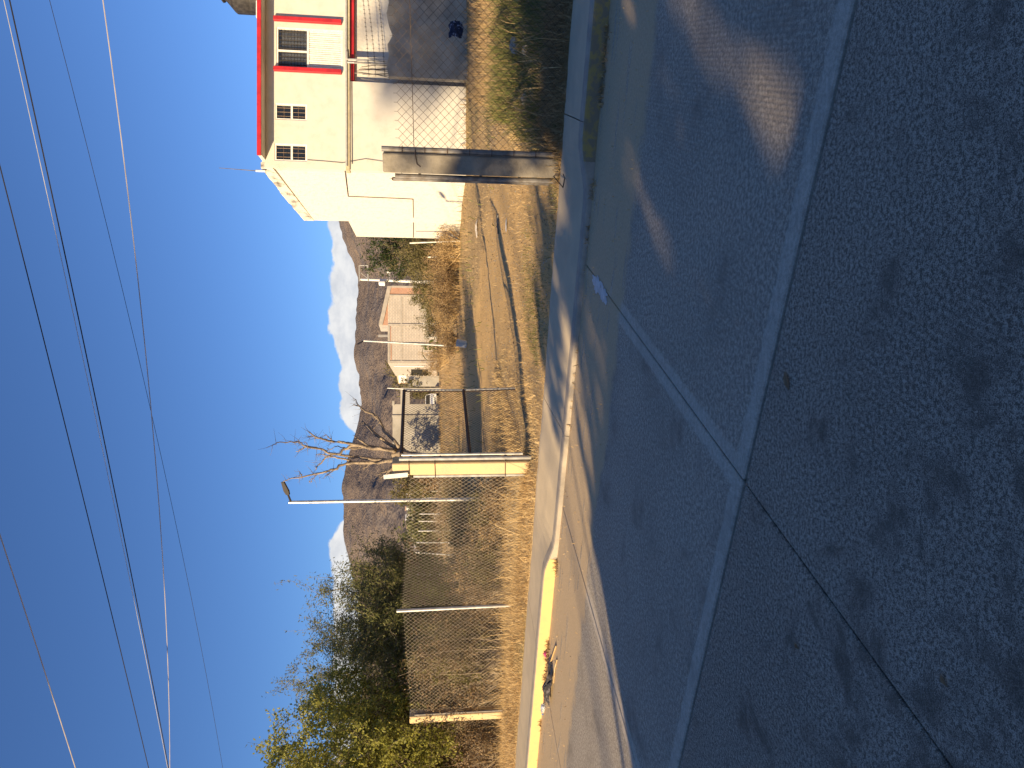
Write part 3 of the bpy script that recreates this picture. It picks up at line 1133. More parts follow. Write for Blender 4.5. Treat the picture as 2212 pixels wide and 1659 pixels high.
# body behind the facade with the roof falling to the rear
zrear = at(660, 478, 25.6).z
MB().prism([(xc - O.x + .0, .222), (xr - O.x, .222), (xr - O.x, yf - O.y), (xf - O.x, yf - O.y)], zgnd - O.z, [zroof - .05 - O.z, zroof - .05 - O.z, zrear - O.z, zrear - O.z]).build('side_wall', M_wall2, house)
# parapet of the side, slightly proud and ragged
pts_ = []
mbp = MB()
n = 14
rr = random.Random(4)
for i in range(n):
    k0, k1 = i / n, (i + 1) / n
    a0 = Vector((xc - .02, HD + .006, zroof + .06)).lerp(Vector((xf - .02, yf, zrear)), k0); a1 = Vector((xc - .02, HD + .006, zroof + .06)).lerp(Vector((xf - .02, yf, zrear)), k1)
    h0 = .05 + rr.uniform(0, .05)
    mbp.add([tuple(Vector((a0.x + dx, a0.y, a0.z + dz_)) - O) for dx, dz_ in ((0, -.3), (.18, -.3), (.18, h0), (0, h0))] + [tuple(Vector((a1.x + dx, a1.y, a1.z + dz_)) - O) for dx, dz_ in ((0, -.3), (.18, -.3), (.18, h0), (0, h0))],
            [(0, 1, 2, 3), (7, 6, 5, 4), (0, 4, 5, 1), (1, 5, 6, 2), (2, 6, 7, 3), (3, 7, 4, 0)])
mbp.build('parapet', simple('mossy_parapet', (.60, .57, .50), (.14, .12, .10), 3.5, .95, .01, 30, lo=.45, hi=.72), house)
# rear extension
za = at(752, 478, 25.6).z; zb_ = at(770, 513, 27.2).z
MB().prism([(xf - O.x + .03, yf - O.y + .003), (xf + 3 - O.x, yf - O.y + .003), (xf + 3 - O.x, ye - O.y), (xe - O.x, ye - O.y)], zgnd - O.z, [za - O.z, za - O.z, zb_ - O.z, zb_ - O.z]).build('rear_extension', M_wall2, house)
# thin dark joints on the side wall: ledges
sd = Vector((xf - xc, yf - HD, 0)).normalized(); nl_ = Vector((-sd.y, sd.x, 0))


def on_side(Y, X):
    """point on the side wall seen at photo X, Y"""
    q_ = ray(X, Y); c0 = Vector((0, 0, CAMH)); p0 = Vector((xc, HD, 0))
    nn = Vector((nl_.x, nl_.y, 0))
    k_ = (p0 - c0).dot(nn) / q_.dot(nn)
    return c0 + q_ * k_


for P_ in ([(369, 745), (424, 752)], [(424, 752), (429, 875), (430, 892)], [(430, 892), (470, 893)]):
    pp = [on_side(*a) + nl_ * .006 - O for a in P_]
    MB().tube(pp, .012, 4).build('wall_joint', M_rust, house)
pp = [at(893, Y_, d_) - O for Y_, d_ in ((479, 25.55), (512, 27.1))]
MB().tube([p_ - Vector((.02, .02, 0)) for p_ in pp], .012, 4).build('wall_joint', M_rust, house)
# lower front wall, flush, left part; recessed part on the right under the beam
xl = hx(180, 850)
hb_box('lower_wall', xc, xl, HD + .003, HD + .22, zgnd, zslab - .14, M_wall)
hb_box('base_strip', xc + 1.6, xl + .02, HD - .02, HD + .02, zgnd, hz(1027), M_ochre)
hb_box('recessed_wall', xl, xr, HD + .75, HD + .95, zgnd, zslab - .14, M_wall)
hb_box('return_wall', xl - .2, xl - .003, HD + .22, HD + .8, zgnd, zslab - .14, M_wall)
hb_box('red_beam', xl + .05, xr, HD + .05, HD + .3, hz(764), hz(751), M_red)
hb_box('slab', xc - .03, xr, HD - .06, HD + .22, zslab - .14, zslab - .02, M_beige)
hb_box('ceiling', xl, xr, HD + .222, HD + .95, zslab - .12, zslab - .03, M_wall)
# cornice: overhanging slab with red fascia
hb_box('cornice_soffit', xc + .22, xr, HD - .50, HD - .003, zroof - .02, zroof + .09, M_wall)
hb_box('cornice_fascia', xc + .20, xr, HD - .56, HD - .503, zroof - .02, zroof + .10, M_red)
hb_box('roof_slab', xc + .03, xr, HD + .012, HD + .6, zroof - .015, zroof + .085, M_wall2)
MB().prism([(xc - O.x + .2, .6), (xr - O.x, .6), (xr - O.x, yf - O.y), (xf + .2 - O.x, yf - O.y)], zrear - .2 - O.z, [zroof + .04 - O.z, zroof + .04 - O.z, zrear + .02 - O.z, zrear + .02 - O.z]).build('roof', M_conc, house)
# red fins beside the large window
for Y_ in (55, 162):
    hb_box('window_fin', hx(Y_), hx(Y_ - 9), HD - .13, HD - .002, hz(738), hz(592), M_red, bev=.01)


def window(hole, split, bars, panel=None, vert=None):
    x0, x1, z0, z1 = hole
    w = thing('window', None, None); COL.objects.unlink(w); bpy.data.objects.remove(w)
    fwid = .05
    mb = MB()
    for a in ((x0, x0 + fwid, z0, z1), (x1 - fwid, x1, z0, z1), (x0 + fwid, x1 - fwid, z0, z0 + fwid), (x0 + fwid, x1 - fwid, z1 - fwid, z1)):
        mb.box(a[0] - O.x, a[1] - O.x, .02, .08, a[2] - O.z, a[3] - O.z)
    if split:
        mb.box(x0 + fwid - O.x, x1 - fwid - O.x, .018, .082, split - .03 - O.z, split + .03 - O.z)
    if vert:
        mb.box(vert - .03 - O.x, vert + .03 - O.x, .019, .081, (split + .03 if split else z0 + fwid) - O.z, z1 - fwid - O.z)
    wo = mb.build('window', M_whitepaint, house)
    wo['label'] = 'white framed window with bars'
    zl = split if (panel and split) else z0
    cells = []
    if panel:
        xs = [x0 + fwid, vert - .03, vert + .03, x1 - fwid]
        cells = [(xs[0], xs[1], split + .03, z1 - fwid), (xs[2], xs[3], split + .03, z1 - fwid)]
    else:
        cells = [(x0 + fwid, x1 - fwid, z0 + fwid, split - .03), (x0 + fwid, x1 - fwid, split + .03, z1 - fwid)]
    for c in cells:
        MB().box(c[0] - O.x, c[1] - O.x, .05, .056, c[2] - O.z, c[3] - O.z).build('pane', M_glass, wo)
    mbb = MB()
    lo = split + .03 if panel else z0 + fwid
    hi = z1 - fwid
    nb = bars
    for i in range(1, nb):
        xx = x0 + (x1 - x0) * i / nb - O.x
        mbb.tube([(xx, .036, lo - O.z), (xx, .036, hi - O.z)], .009, 4)
    for i in range(1, 4 if not panel else 9):
        zz = lo + (hi - lo) * i / (4 if not panel else 9) - O.z
        mbb.tube([(x0 + fwid - O.x, .040, zz), (x1 - fwid - O.x, .040, zz)], .006, 4)
    mbb.build('bars', M_rust2 if not panel else M_iron, wo)
    # pale drapes behind the large window; dark sheet painted as unlit room elsewhere
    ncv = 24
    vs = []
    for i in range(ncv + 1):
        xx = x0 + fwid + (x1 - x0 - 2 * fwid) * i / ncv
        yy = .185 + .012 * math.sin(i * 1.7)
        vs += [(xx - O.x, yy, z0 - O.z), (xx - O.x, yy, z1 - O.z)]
    MB().add(vs, [(2 * i, 2 * i + 2, 2 * i + 3, 2 * i + 1) for i in range(ncv)]).build('window_backing', M_curtain if panel else M_dark, wo)
    if panel:
        # lower half: a pressed metal panel of upright slats
        ns = 18
        for i in range(ns):
            a0 = x0 + fwid + (x1 - x0 - 2 * fwid) * i / ns; a1 = x0 + fwid + (x1 - x0 - 2 * fwid) * (i + 1) / ns
            yy = .045 if i % 3 else .030
            MB().box(a0 + .010 - O.x, a1 - .010 - O.x, yy, .075, z0 + fwid - O.z, split - .03 - O.z).build('slat', M_whitepaint, wo)
    return wo


window(wins[0], hz(665), 10, True, hx(115.5))
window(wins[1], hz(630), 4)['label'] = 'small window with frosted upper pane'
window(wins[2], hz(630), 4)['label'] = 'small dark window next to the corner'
# pipes and cables on the front
MB().tube([(xc + .1 - O.x, -.085, zslab - .05 - O.z), (xr - O.x, -.085, zslab - .03 - O.z)], .035, 8).build('pipe', M_pipe, house)
MB().tube([(xc + .1 - O.x, -.10, zslab - .17 - O.z), (xl + .6 - O.x, -.10, zslab - .15 - O.z)], .018, 6).build('pipe', M_galvd, house)
xp = hx(135, 800)
MB().tube([(xp + .25 - O.x, -.11, zslab - .05 - O.z), (xp + .02 - O.x, -.12, zslab - .06 - O.z), (xp - O.x, -.12, zslab - .12 - O.z), (xp + .02 - O.x, -.12, hz(842) - O.z)], .045, 8).build('pipe', M_pipe, house)
MB().tube([(xp - .09 - O.x, -.12, zslab - .08 - O.z), (xp - .07 - O.x, -.12, hz(842) - O.z)], .03, 8).build('pipe', M_galv, house)
xk = hx(345, 640)
MB().tube([(xk - O.x, -.02, hz(664) - O.z), (xk - .02 - O.x, -.02, hz(700) - O.z), (xk - .05 - O.x, -.02, hz(740) - O.z), (xk + .1 - O.x, -.02, hz(790) - O.z), (xk + .02 - O.x, -.02, hz(840) - O.z), (xk - .4 - O.x, -.01, hz(875) - O.z)], .007, 4).build('cable', M_iron, house)
# aerial rod on the parapet and cable down
xm = hx(367, 570)
MB().tube([(xm - .02 - O.x, .05, zroof - O.z), (xm - .02 - O.x, .05, zroof + .28 - O.z)], .035, 6).build('rod_socket', M_whitepaint, house)
MB().tube([(xm - .02 - O.x, .05, zroof + .28 - O.z), (xm + .03 - O.x, .05, hz(472) - O.z)], [.014, .008], 5).build('aerial_rod', M_galvd, house)
# scrape of red on the corner of the extension
q1 = at(985, 500, 26.3)
for i in range(5):
    pass

# boundary wall in front of the recessed part, with barbed wire
zt = hz(838, 21.6)
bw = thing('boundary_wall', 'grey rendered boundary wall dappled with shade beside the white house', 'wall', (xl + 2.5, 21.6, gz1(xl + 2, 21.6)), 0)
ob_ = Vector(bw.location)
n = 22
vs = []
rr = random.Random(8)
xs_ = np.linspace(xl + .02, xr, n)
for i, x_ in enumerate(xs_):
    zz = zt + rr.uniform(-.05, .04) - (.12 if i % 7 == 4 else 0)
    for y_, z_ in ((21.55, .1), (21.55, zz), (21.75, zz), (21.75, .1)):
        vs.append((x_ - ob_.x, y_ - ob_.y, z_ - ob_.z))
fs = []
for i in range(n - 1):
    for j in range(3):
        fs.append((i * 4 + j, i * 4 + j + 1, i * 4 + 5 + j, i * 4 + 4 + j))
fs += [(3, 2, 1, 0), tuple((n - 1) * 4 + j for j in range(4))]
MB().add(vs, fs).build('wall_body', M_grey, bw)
for za0, za1 in ((780, 797), (789, 812), (814, 831)):
    a0 = at(za0, -40, 21.6); a1 = at(za1, 165, 21.6)
    pts = [a0.lerp(a1, k_ / 8) - Vector((0, 0, .03 * math.sin(math.pi * k_ / 8))) - ob_ for k_ in range(9)]
    mb = MB().tube(pts, .006, 4)
    for k_ in range(22):
        p_ = (a0.lerp(a1, (k_ + .5) / 22)) - ob_ - Vector((0, 0, .028 * math.sin(math.pi * (k_ + .5) / 22)))
        mb.tube([p_ + Vector((-.02, 0, -.035)), p_ + Vector((.02, 0, .035))], .004, 3)
        mb.tube([p_ + Vector((.025, .02, -.03)), p_ + Vector((-.02, -.02, .03))], .004, 3)
    mb.build('barbed_wire', M_iron, bw)
for i in range(9):
    a0 = at(842, 138 + i * 4.2, 21.65); a1 = at(764 + (i * 37 % 20), 138 + i * 3.6 + (i * 13 % 7) - 3, 21.75)
    am = a0.lerp(a1, .5) + Vector((.05 * math.sin(i * 2.1), 0, 0))
    MB().tube([a0 - ob_, am - ob_, a1 - ob_], .011, 4).build('steel_rod', M_rust if i % 2 else M_galvd, bw)

# water tank on the roof
tk = at(562, -14, 23.2)
tank = thing('water_tank', 'dark plastic water tank at the edge of the flat roof', 'tank', (tk.x, tk.y, zroof + .04), 0)
zt0 = at(508, 0, 23.2).z - tank.location.z; ztt = at(480, 0, 23.2).z - tank.location.z
MB().lathe([(.62, 0), (.65, .03), (.65, zt0 * .5), (.63, zt0 * .52), (.65, zt0 * .55), (.65, zt0 - .03), (.60, zt0 + .03), (.30, ztt - .12), (.29, ztt - .05)], n=28).build('tank_body', M_tank, tank, smooth=True)
MB().lathe([(.33, ztt - .05), (.34, ztt), (.30, ztt + .03), (.05, ztt + .05)], n=20).build('lid', M_tank, tank, smooth=True)
bx_ = thing('junction_box', 'small white metal box on the red cornice under the tank', 'box', at(566, 22, 22.0), 0)
MB().bbox(-.28, .25, -.1, .12, 0, .16, .01).build('box_body', M_whitepaint, bx_)

# ------------------------------------------------------------------ poles and posts
def lampmat():
    return M_iron


def lamp_post(label, X0, Y0, X1, Y1, d, arm, r=.045, mat=None):
    b0 = at(X0, Y0, d); t1 = at(X1, Y1, d)
    b0.z = gz1(b0.x, b0.y)
    o = thing('lamp_post', label, 'lamp post', b0, 0, 'solar lamp posts in the lot')
    MB().tube([(0, 0, -.2), Vector((t1.x, t1.y, t1.z)) - b0], [r, r * .8], 10).build('pole', mat or M_galv, o)
    e = at(arm[0], arm[1], d - .3) - b0; tp = t1 - b0 - Vector((0, 0, .05))
    dd = e - tp
    MB().tube([tp, tp + dd * .4], r * .5, 6).build('arm', M_iron, o)
    q0 = tp + dd * .38; q1 = e
    up = Vector((0, 0, 1)); sdv = Vector((0, 1, 0))
    wv_ = .055
    pts = []
    for q_, hgt in ((q0, .035), (q0.lerp(q1, .3), .055), (q1, .03)):
        for a, b2 in ((-1, -1), (1, -1), (1, 1), (-1, 1)):
            pts.append(q_ + sdv * a * wv_ + up * b2 * hgt)
    fs = [(0, 3, 2, 1), (8, 9, 10, 11)]
    for r_ in (0, 4):
        for j in range(4):
            fs.append((r_ + j, r_ + (j + 1) % 4, r_ + 4 + (j + 1) % 4, r_ + 4 + j))
    MB().add(pts, fs).build('lamp_head', M_iron, o)
    return o


lamp_post('tall galvanised lamp post standing left of the dead tree', 1050, 1078, 624, 1085, 16.0, (611, 1041))
lamp_post('lamp post before the unfinished block house', 985, 748, 783, 736, 30.0, (772, 744), .05)
lamp_post('distant lamp post beside the open gate leaf', 960, 846, 836, 838, 45.0, (828, 836), .05)
cp = at(950, 792, 62); cp.z = gz1(cp.x, cp.y)
o = thing('pole', 'thin cream pole left of the block house corner', 'pole', cp, 0)
MB().tube([(0, 0, -.1), at(851, 791, 62) - cp], .05, 8).build('shaft', M_whitepaint, o)

up_ = at(945, 610, 77); up_.z = gz1(up_.x, up_.y)
o = thing('utility_pole', 'concrete utility pole with crossarms and transformer behind the shrubs', 'utility pole', up_, 0)
tpz = at(777, 603.5, 77) - up_
MB().tube([(0, 0, -.3), tpz], [.19, .12], 10).build('shaft', M_whitepaint, o)
for X_ in (777, 795.5):
    a0 = at(X_, 604, 77) - up_; a1 = at(X_ - .5, 574, 77) - up_
    MB().tube([a0 + Vector((-.2, -.15, 0)), a1 + Vector((0, -.15, 0))], .06, 4).build('crossarm', M_pipe, o)
a0 = at(777, 574, 77) - up_; a1 = at(795, 574, 77) - up_
MB().tube([a0 + Vector((0, -.15, 0)), a1 + Vector((0, -.15, 0))], .05, 4).build('crossarm', M_pipe, o)
MB().tube([at(778, 588, 77) - up_, at(795, 602, 77) - up_], .03, 4).build('brace', M_pipe, o)
tb = at(832, 610.5, 77) - up_
MB().lathe([(.28, 0), (.30, .05), (.30, .55), (.24, .65), (.1, .7)], tb + Vector((-.1, -.25, 0)), 12).build('transformer', M_whitepaint, o)
MB().tube([at(842, 606, 77) - up_, at(841, 594, 77) - up_, at(840, 588, 77) - up_], .03, 5).build('lamp_arm', M_pipe, o)
lh = at(842, 588, 77) - up_
MB().bbox(lh.x - .1, lh.x + .1, lh.y - .1, lh.y + .1, lh.z - .1, lh.z + .33, .04).build('lamp_head', M_whitepaint, o)


def field_post(label, X0, Y0, X1, Y1, d=None, r=.03, grp='metal posts of the field fences', mat=None):
    if d is None:
        b0 = hit(X0, Y0)
        d = b0.y
    b0 = at(X0, Y0, d); b0.z = gz1(b0.x, b0.y)
    t1 = at(X1, Y1, d)
    o = thing('fence_post', label, 'post', b0, 0, grp)
    MB().tube([(0, 0, -.15), t1 - b0], r, 6).build('shaft', mat or M_galv, o)
    return o, b0, t1


rp = []
for i, (X0, Y0, X1, Y1, d) in enumerate([(994, 520, 885, 525, 26), (985, 555, 923, 555, 30), (963, 588, 914, 587, 37), (964, 612, 907, 611, 38), (962, 636, 914, 635, 40), (961, 655, 910, 654, 41), (966, 670, 910, 669, 42),
                                      (955, 684, 916, 683, 44), (955, 700, 914, 699, 46), (952, 711, 914, 711, 48), (952, 730, 914, 729, 50), (950, 748, 915, 747, 52)]):
    lab = ['leaning white fence post right behind the corner of the white house', ][0] if i == 0 else 'white fence post in the dry shrubs, %s counted from the white house' % ['first', 'second', 'third', 'fourth', 'fifth', 'sixth', 'seventh', 'eighth', 'ninth', 'tenth', 'eleventh', 'twelfth'][i]
    rp.append(field_post(lab, X0, Y0, X1, Y1, d)[1:])
ords = ['first', 'second', 'third', 'fourth', 'fifth', 'sixth', 'seventh', 'eighth', 'ninth', 'tenth', 'eleventh', 'twelfth', 'thirteenth', 'fourteenth', 'fifteenth', 'sixteenth']
for i, (X0, Y0, X1, Y1) in enumerate([(948, 1025, 911, 1025), (945, 1032, 912, 1032), (943, 1038, 911, 1038), (950, 1045, 911, 1047), (948, 1052, 911, 1053), (945, 1061, 909, 1061), (945, 1074, 909, 1076), (979, 1110, 906, 1110), (975, 1126, 904, 1126),
                                     (981, 1146, 903, 1147), (976, 1172, 899, 1172), (982, 1200, 896, 1193), (986, 1239, 892, 1242), (1008, 1289, 925, 1291)]):
    field_post('galvanised field post seen through the left fence, %s from the yellowed pillar' % ords[i], X0, Y0, X1, Y1, max(24, min(50, hit(X0, Y0).y)) if i >= 7 else 58, .032)
# far mesh between the left field posts
a_ = at(979, 1110, 34); b_ = at(986, 1240, 30); 

# ------------------------------------------------------------------ buildings behind
def facade_box(mb, Y0, Y1, X0t, X1t, d, zb, thick=.3, off=(0, 0, 0)):
    """slab of wall seen between photo y Y0..Y1 with top at X0t (at Y0) and X1t (at Y1), standing at depth d"""
    p0 = at(X0t, Y0, d); p1 = at(X1t, Y1, d)
    x0, x1 = p0.x, p1.x
    z0, z1 = p0.z, p1.z
    if x0 > x1:
        x0, x1, z0, z1 = x1, x0, z1, z0
    mb.prism([(x0 - off[0], d - off[1]), (x1 - off[0], d - off[1]), (x1 - off[0], d + thick - off[1]), (x0 - off[0], d + thick - off[1])], zb - off[2], [z0 - off[2], z1 - off[2], z1 - off[2], z0 - off[2]])
    return mb


BD = 88.0
bl = at(940, 700, BD)
blk = thing('block_house', 'unfinished grey block house with red brick gable', 'house', (bl.x, BD, gz1(bl.x, BD)), 0)
ob_ = Vector(blk.location)


def bpart(name, Y0, Y1, Xa, Xb, d, mat, Xbot=None, thick=.3):
    mb = MB()
    zb = gz1(bl.x, d) - .3 if Xbot is None else at(Xbot, (Y0 + Y1) / 2, d).z
    facade_box(mb, Y0, Y1, Xa, Xb, d, zb, thick, ob_)
    return mb.build(name, mat, blk)


bpart('block_wall', 782, 702, 843, 843, BD, M_block)
bpart('block_wall', 702, 638, 838, 838, BD + .01, M_block)
bpart('brick_panel', 637, 620, 840, 840, BD + .02, M_brick)
bpart('brick_gable', 702, 640, 821.5, 836, BD + .05, M_brick, 838)
bpart('gable_beam', 703, 618, 818, 836.5, BD - .1, M_conc, None) if False else None
# concrete frame: columns, tie beams, sloping cap
for Y0, Y1 in ((784, 779), (743, 740), (704, 699), (640, 636), (621, 617)):
    bpart('column', Y0, Y1, 838, 838, BD - .08, M_conc, None, .3)
bpart('tie_beam', 779, 743, 865, 865, BD - .06, M_conc, 868.5)
bpart('tie_beam', 740, 704, 865, 865, BD - .06, M_conc, 868.5)
bpart('tie_beam', 699, 640, 865, 865, BD - .06, M_conc, 868.5)
bpart('top_beam', 784, 704, 837.6, 837.6, BD - .09, M_conc, 842)
bpart('brick_course', 778, 744, 844, 844, BD - .03, M_brick, 846)
bpart('brick_course', 739, 705, 843, 843, BD - .03, M_brick, 845)
p0 = at(818, 702, BD); p1 = at(837, 618, BD)
MB().prism([(p0.x - ob_.x, -.12), (p1.x - ob_.x, -.12), (p1.x - ob_.x, .35), (p0.x - ob_.x, .35)], 0, 0.1)
w_ = .5
MB().add([(p0.x - ob_.x, -.12, p0.z - w_ - ob_.z), (p1.x - ob_.x, -.12, p1.z - w_ - ob_.z), (p1.x - ob_.x, .35, p1.z - w_ - ob_.z), (p0.x - ob_.x, .35, p0.z - w_ - ob_.z),
          (p0.x - ob_.x, -.12, p0.z - ob_.z), (p1.x - ob_.x, -.12, p1.z - ob_.z), (p1.x - ob_.x, .35, p1.z - ob_.z), (p0.x - ob_.x, .35, p0.z - ob_.z)],
         [(0, 3, 2, 1), (4, 5, 6, 7), (0, 1, 5, 4), (1, 2, 6, 5), (2, 3, 7, 6), (3, 0, 4, 7)]).build('gable_cap', M_conc, blk)


def recede(name, Y0, d0, Xa, Y1, d1, Xb, mat, Xbot=None):
    """wall running away from the viewer between two photo columns"""
    a0 = at(Xa, Y0, d0); a1 = at(Xb, Y1, d1)
    zb0 = gz1(a0.x, d0) - .3 if Xbot is None else at(Xbot, Y0, d0).z
    zb1 = gz1(a1.x, d1) - .3 if Xbot is None else at(Xbot, Y1, d1).z
    nn = Vector((-(a1.y - a0.y), a1.x - a0.x, 0)).normalized() * -.25
    vs = [(a0.x, a0.y, zb0), (a1.x, a1.y, zb1), (a1.x + nn.x, a1.y + nn.y, zb1), (a0.x + nn.x, a0.y + nn.y, zb0), (a0.x, a0.y, a0.z), (a1.x, a1.y, a1.z), (a1.x + nn.x, a1.y + nn.y, a1.z), (a0.x + nn.x, a0.y + nn.y, a0.z)]
    return MB().add([tuple(Vector(v_) - ob_) for v_ in vs], [(0, 3, 2, 1), (4, 5, 6, 7), (0, 1, 5, 4), (1, 2, 6, 5), (2, 3, 7, 6), (3, 0, 4, 7)]).build(name, mat, blk)


recede('side_wall', 784.5, BD + .1, 838, 812, 104, 855, M_block)
recede('gable_side', 703, BD + .1, 818.5, 716, 96, 823, M_block, 839)
recede('end_wall', 812.3, 104, 857, 829, 106, 861, M_tile)
recede('end_cap', 811, 103.6, 861, 827, 105.5, 862, M_whitepaint, 893)
bpart('doorway', 810, 797, 888, 888, 95.0, M_dark, 925, .2)
for Y_ in (709, 712):
    p_ = at(838, Y_ + 15, BD + 2)
    MB().tube([p_ - ob_, at(817, Y_ + 15, BD + 2) - ob_], .05, 5).build('reinforcing_rod', M_pipe, blk)
MB().tube([at(838, 782, BD) - ob_, at(833, 783, BD) - ob_], .05, 5).build('reinforcing_rod', M_rust, blk)
hb_ = at(836, 622, BD)
rp_ = gz1(bl.x, BD)
# flat roof behind the walls
p0 = at(846, 780, BD + .3); p1 = at(846, 622, BD + .3)
MB().box(p0.x - ob_.x, p1.x - ob_.x, .32, 12, p0.z - .2 - ob_.z, p0.z - .01 - ob_.z).build('roof', M_conc, blk)

# grey walled yard with a gateway and a parked car
GD = 62.0
gw = at(936, 920, GD)
yw = thing('yard_wall', 'grey rendered yard wall with a gateway behind the gate leaf', 'wall', (gw.x, GD, gz1(gw.x, GD)), 0)
ob_ = Vector(yw.location)


def ypart(name, Y0, Y1, Xa, d, mat, Xbot=None, thick=.25):
    mb = MB()
    zb = gz1(gw.x, d) - .3 if Xbot is None else at(Xbot, (Y0 + Y1) / 2, d).z
    facade_box(mb, Y0, Y1, Xa, Xa, d, zb, thick, ob_)
    return mb.build(name, mat, yw)


ypart('wall_panel', 990, 900, 848, GD, M_concgrey)
ypart('wall_panel', 899, 873.2, 848, GD + .02, M_concgrey)
ypart('pilaster', 901, 897, 847, GD - .06, M_concgrey)
ypart('pilaster', 876, 866, 847, GD - .08, M_concgrey, 852)
ypart('lintel', 873, 842, 865, GD + .0, M_concgrey, 885)
ypart('wall_panel', 842, 838, 868, GD + .01, M_concgrey)
ypart('wall_panel', 835, 812, 880, GD + 9, M_concgrey)
cr_ = at(934, 866, 70); cr_.z = gz1(cr_.x, 70)
car = thing('parked_car', 'white car parked inside the yard gateway, nose forward', 'car', cr_, 0)
hw = at(920, 858, 70).x - at(920, 873, 70).x
s_ = .84
MB().add([(-.85 * s_, 0, .28), (.85 * s_, 0, .28), (.88 * s_, 0, .62), (-.88 * s_, 0, .62), (-.86 * s_, 1.0, .86), (.86 * s_, 1.0, .86), (.66 * s_, 1.9, 1.42), (-.66 * s_, 1.9, 1.42), (-.66 * s_, 3.4, 1.42), (.66 * s_, 3.4, 1.42), (.86 * s_, 4.0, .8), (-.86 * s_, 4.0, .8), (.85 * s_, 4.1, .28), (-.85 * s_, 4.1, .28)],
         [(0, 1, 2, 3), (3, 2, 5, 4), (4, 5, 6, 7), (7, 6, 9, 8), (8, 9, 10, 11), (11, 10, 12, 13), (1, 12, 10, 2), (2, 10, 5), (5, 10, 9, 6), (13, 0, 3, 11), (3, 4, 11), (4, 7, 8, 11), (0, 13, 12, 1)]).build('body', M_carp, car)
MB().add([(-.74 * s_, 1.12, .93), (.74 * s_, 1.12, .93), (.60 * s_, 1.80, 1.35), (-.60 * s_, 1.80, 1.35)], [(0, 1, 2, 3)]).build('windscreen', M_dark, car, (0, -.02, .012))
for sx_ in (-1, 1):
    MB().bbox(sx_ * .62 * s_ - .14, sx_ * .62 * s_ + .14, -.02, .06, .5, .62, .02).build('headlight', M_galv, car)
    for yy in (.75, 3.2):
        MB().tube([(sx_ * .74 * s_ - .1, yy, .3), (sx_ * .74 * s_ + .1, yy, .3)], .3, 14).build('wheel', M_tyre, car)
MB().box(-.45 * s_, .45 * s_, -.015, .05, .36, .47).build('grille', M_dark, car)

# wayside cross far left
cb_ = at(930, 1168, 70); cb_.z = gz1(cb_.x, cb_.y)
o = thing('stone_cross', 'white wayside cross on a brick foot seen through the left fence', 'cross', cb_, 0)
tpp = at(892, 1168, 70) - cb_; lw = at(916, 1168, 70) - cb_
MB().bbox(-.35, .35, -.35, .35, -.2, lw.z, .03).build('foot', M_brick, o)
MB().bbox(-.11, .11, -.1, .1, lw.z, tpp.z, .02).build('shaft', M_whitepaint, o)
for e_ in ((898, 1154), (898, 1182)):
    q_ = at(e_[0], e_[1], 70) - cb_
    MB().tube([tpp + Vector((0, -.0, -.12)), q_], .09, 5).build('arm', M_whitepaint, o)

# far little houses at the foot of the hill
for i, (Y_, X0, X1, w_, d, lab) in enumerate([(1069, 881, 899, 9, 210, 'small white house at the hill foot beside the lamp post'), (1098, 877, 890, 8, 300, 'far white house right of a second one at the hill foot'), (1116, 878, 892, 10, 300, 'far white house at the hill foot, middle of the row'),
                                              (1135, 880, 892, 7, 320, 'low far white house at the hill foot near the cross'), (1158, 872, 886, 8, 290, 'far pale house above the wayside cross')]):
    a0 = at(X0, Y_ + w_ / 2, d); a1 = at(X1 + 30, Y_ - w_ / 2, d)
    gz_ = gz1(a0.x, d)
    o = thing('far_house', lab, 'house', ((a0.x + a1.x) / 2, d, gz_), .2 * i, 'far houses at the foot of the hill')
    hw = abs(a1.x - a0.x) / 2; hh = a0.z - gz_
    MB().box(-hw, hw, 0, hw * 1.6, -.5, hh).build('wall', M_whitepaint, o)
    MB().add([(-hw - .3, -.3, hh), (hw + .3, -.3, hh), (hw + .3, hw * 1.6 + .3, hh + .3), (-hw - .3, hw * 1.6 + .3, hh + .3), (-hw - .3, -.3, hh + .25), (hw + .3, -.3, hh + .25), (hw + .3, hw * 1.6 + .3, hh + .55), (-hw - .3, hw * 1.6 + .3, hh + .55)],
             [(0, 3, 2, 1), (4, 5, 6, 7), (0, 1, 5, 4), (1, 2, 6, 5), (2, 3, 7, 6), (3, 0, 4, 7)]).build('roof', M_tile if i % 2 else M_whitepaint, o)
    MB().box(-hw * .45, -hw * .1, -.06, .1, hh * .25, hh * .7).build('window', M_dark, o)
    MB().box(hw * .25, hw * .6, -.06, .1, -.2, hh * .65).build('door', M_rust, o)

# ------------------------------------------------------------------ overhead cables along the road
def cable(label, pts, tpl, r, mat, ext=26):
    """cable through three photo points in the vertical plane t = tpl"""
    P = []
    nrm = Vector((SA, CA, 0))
    for X_, Y_ in pts:
        q_ = ray(X_, Y_)
        P.append(Vector((0, 0, CAMH)) + q_ * (tpl / q_.dot(nrm)))
    ls = [to_lt(p_.x, p_.y)[0] for p_ in P]; zs = [p_.z for p_ in P]
    c = np.polyfit(ls, zs, min(2, len(P) - 1))
    l0, l1 = min(ls), max(ls)
    if len(c) == 3:
        c[0] = np.clip(c[0], -.004, .012)
        rest = np.polyfit(ls, np.array(zs) - c[0] * np.array(ls) ** 2, 1)
        c = np.array([c[0], rest[0], rest[1]])
    L = np.linspace(l0 - ext * .4, l1 + ext * .4, 40)
    pts3 = [rw(l, tpl, float(np.polyval(c, l))) for l in L]
    o = thing('overhead_cable', label, 'cable', pts3[20], 0, 'cables strung along the road')
    MB().tube([p_ - pts3[20] for p_ in pts3], r, 5).build('strand', mat, o)
    return o


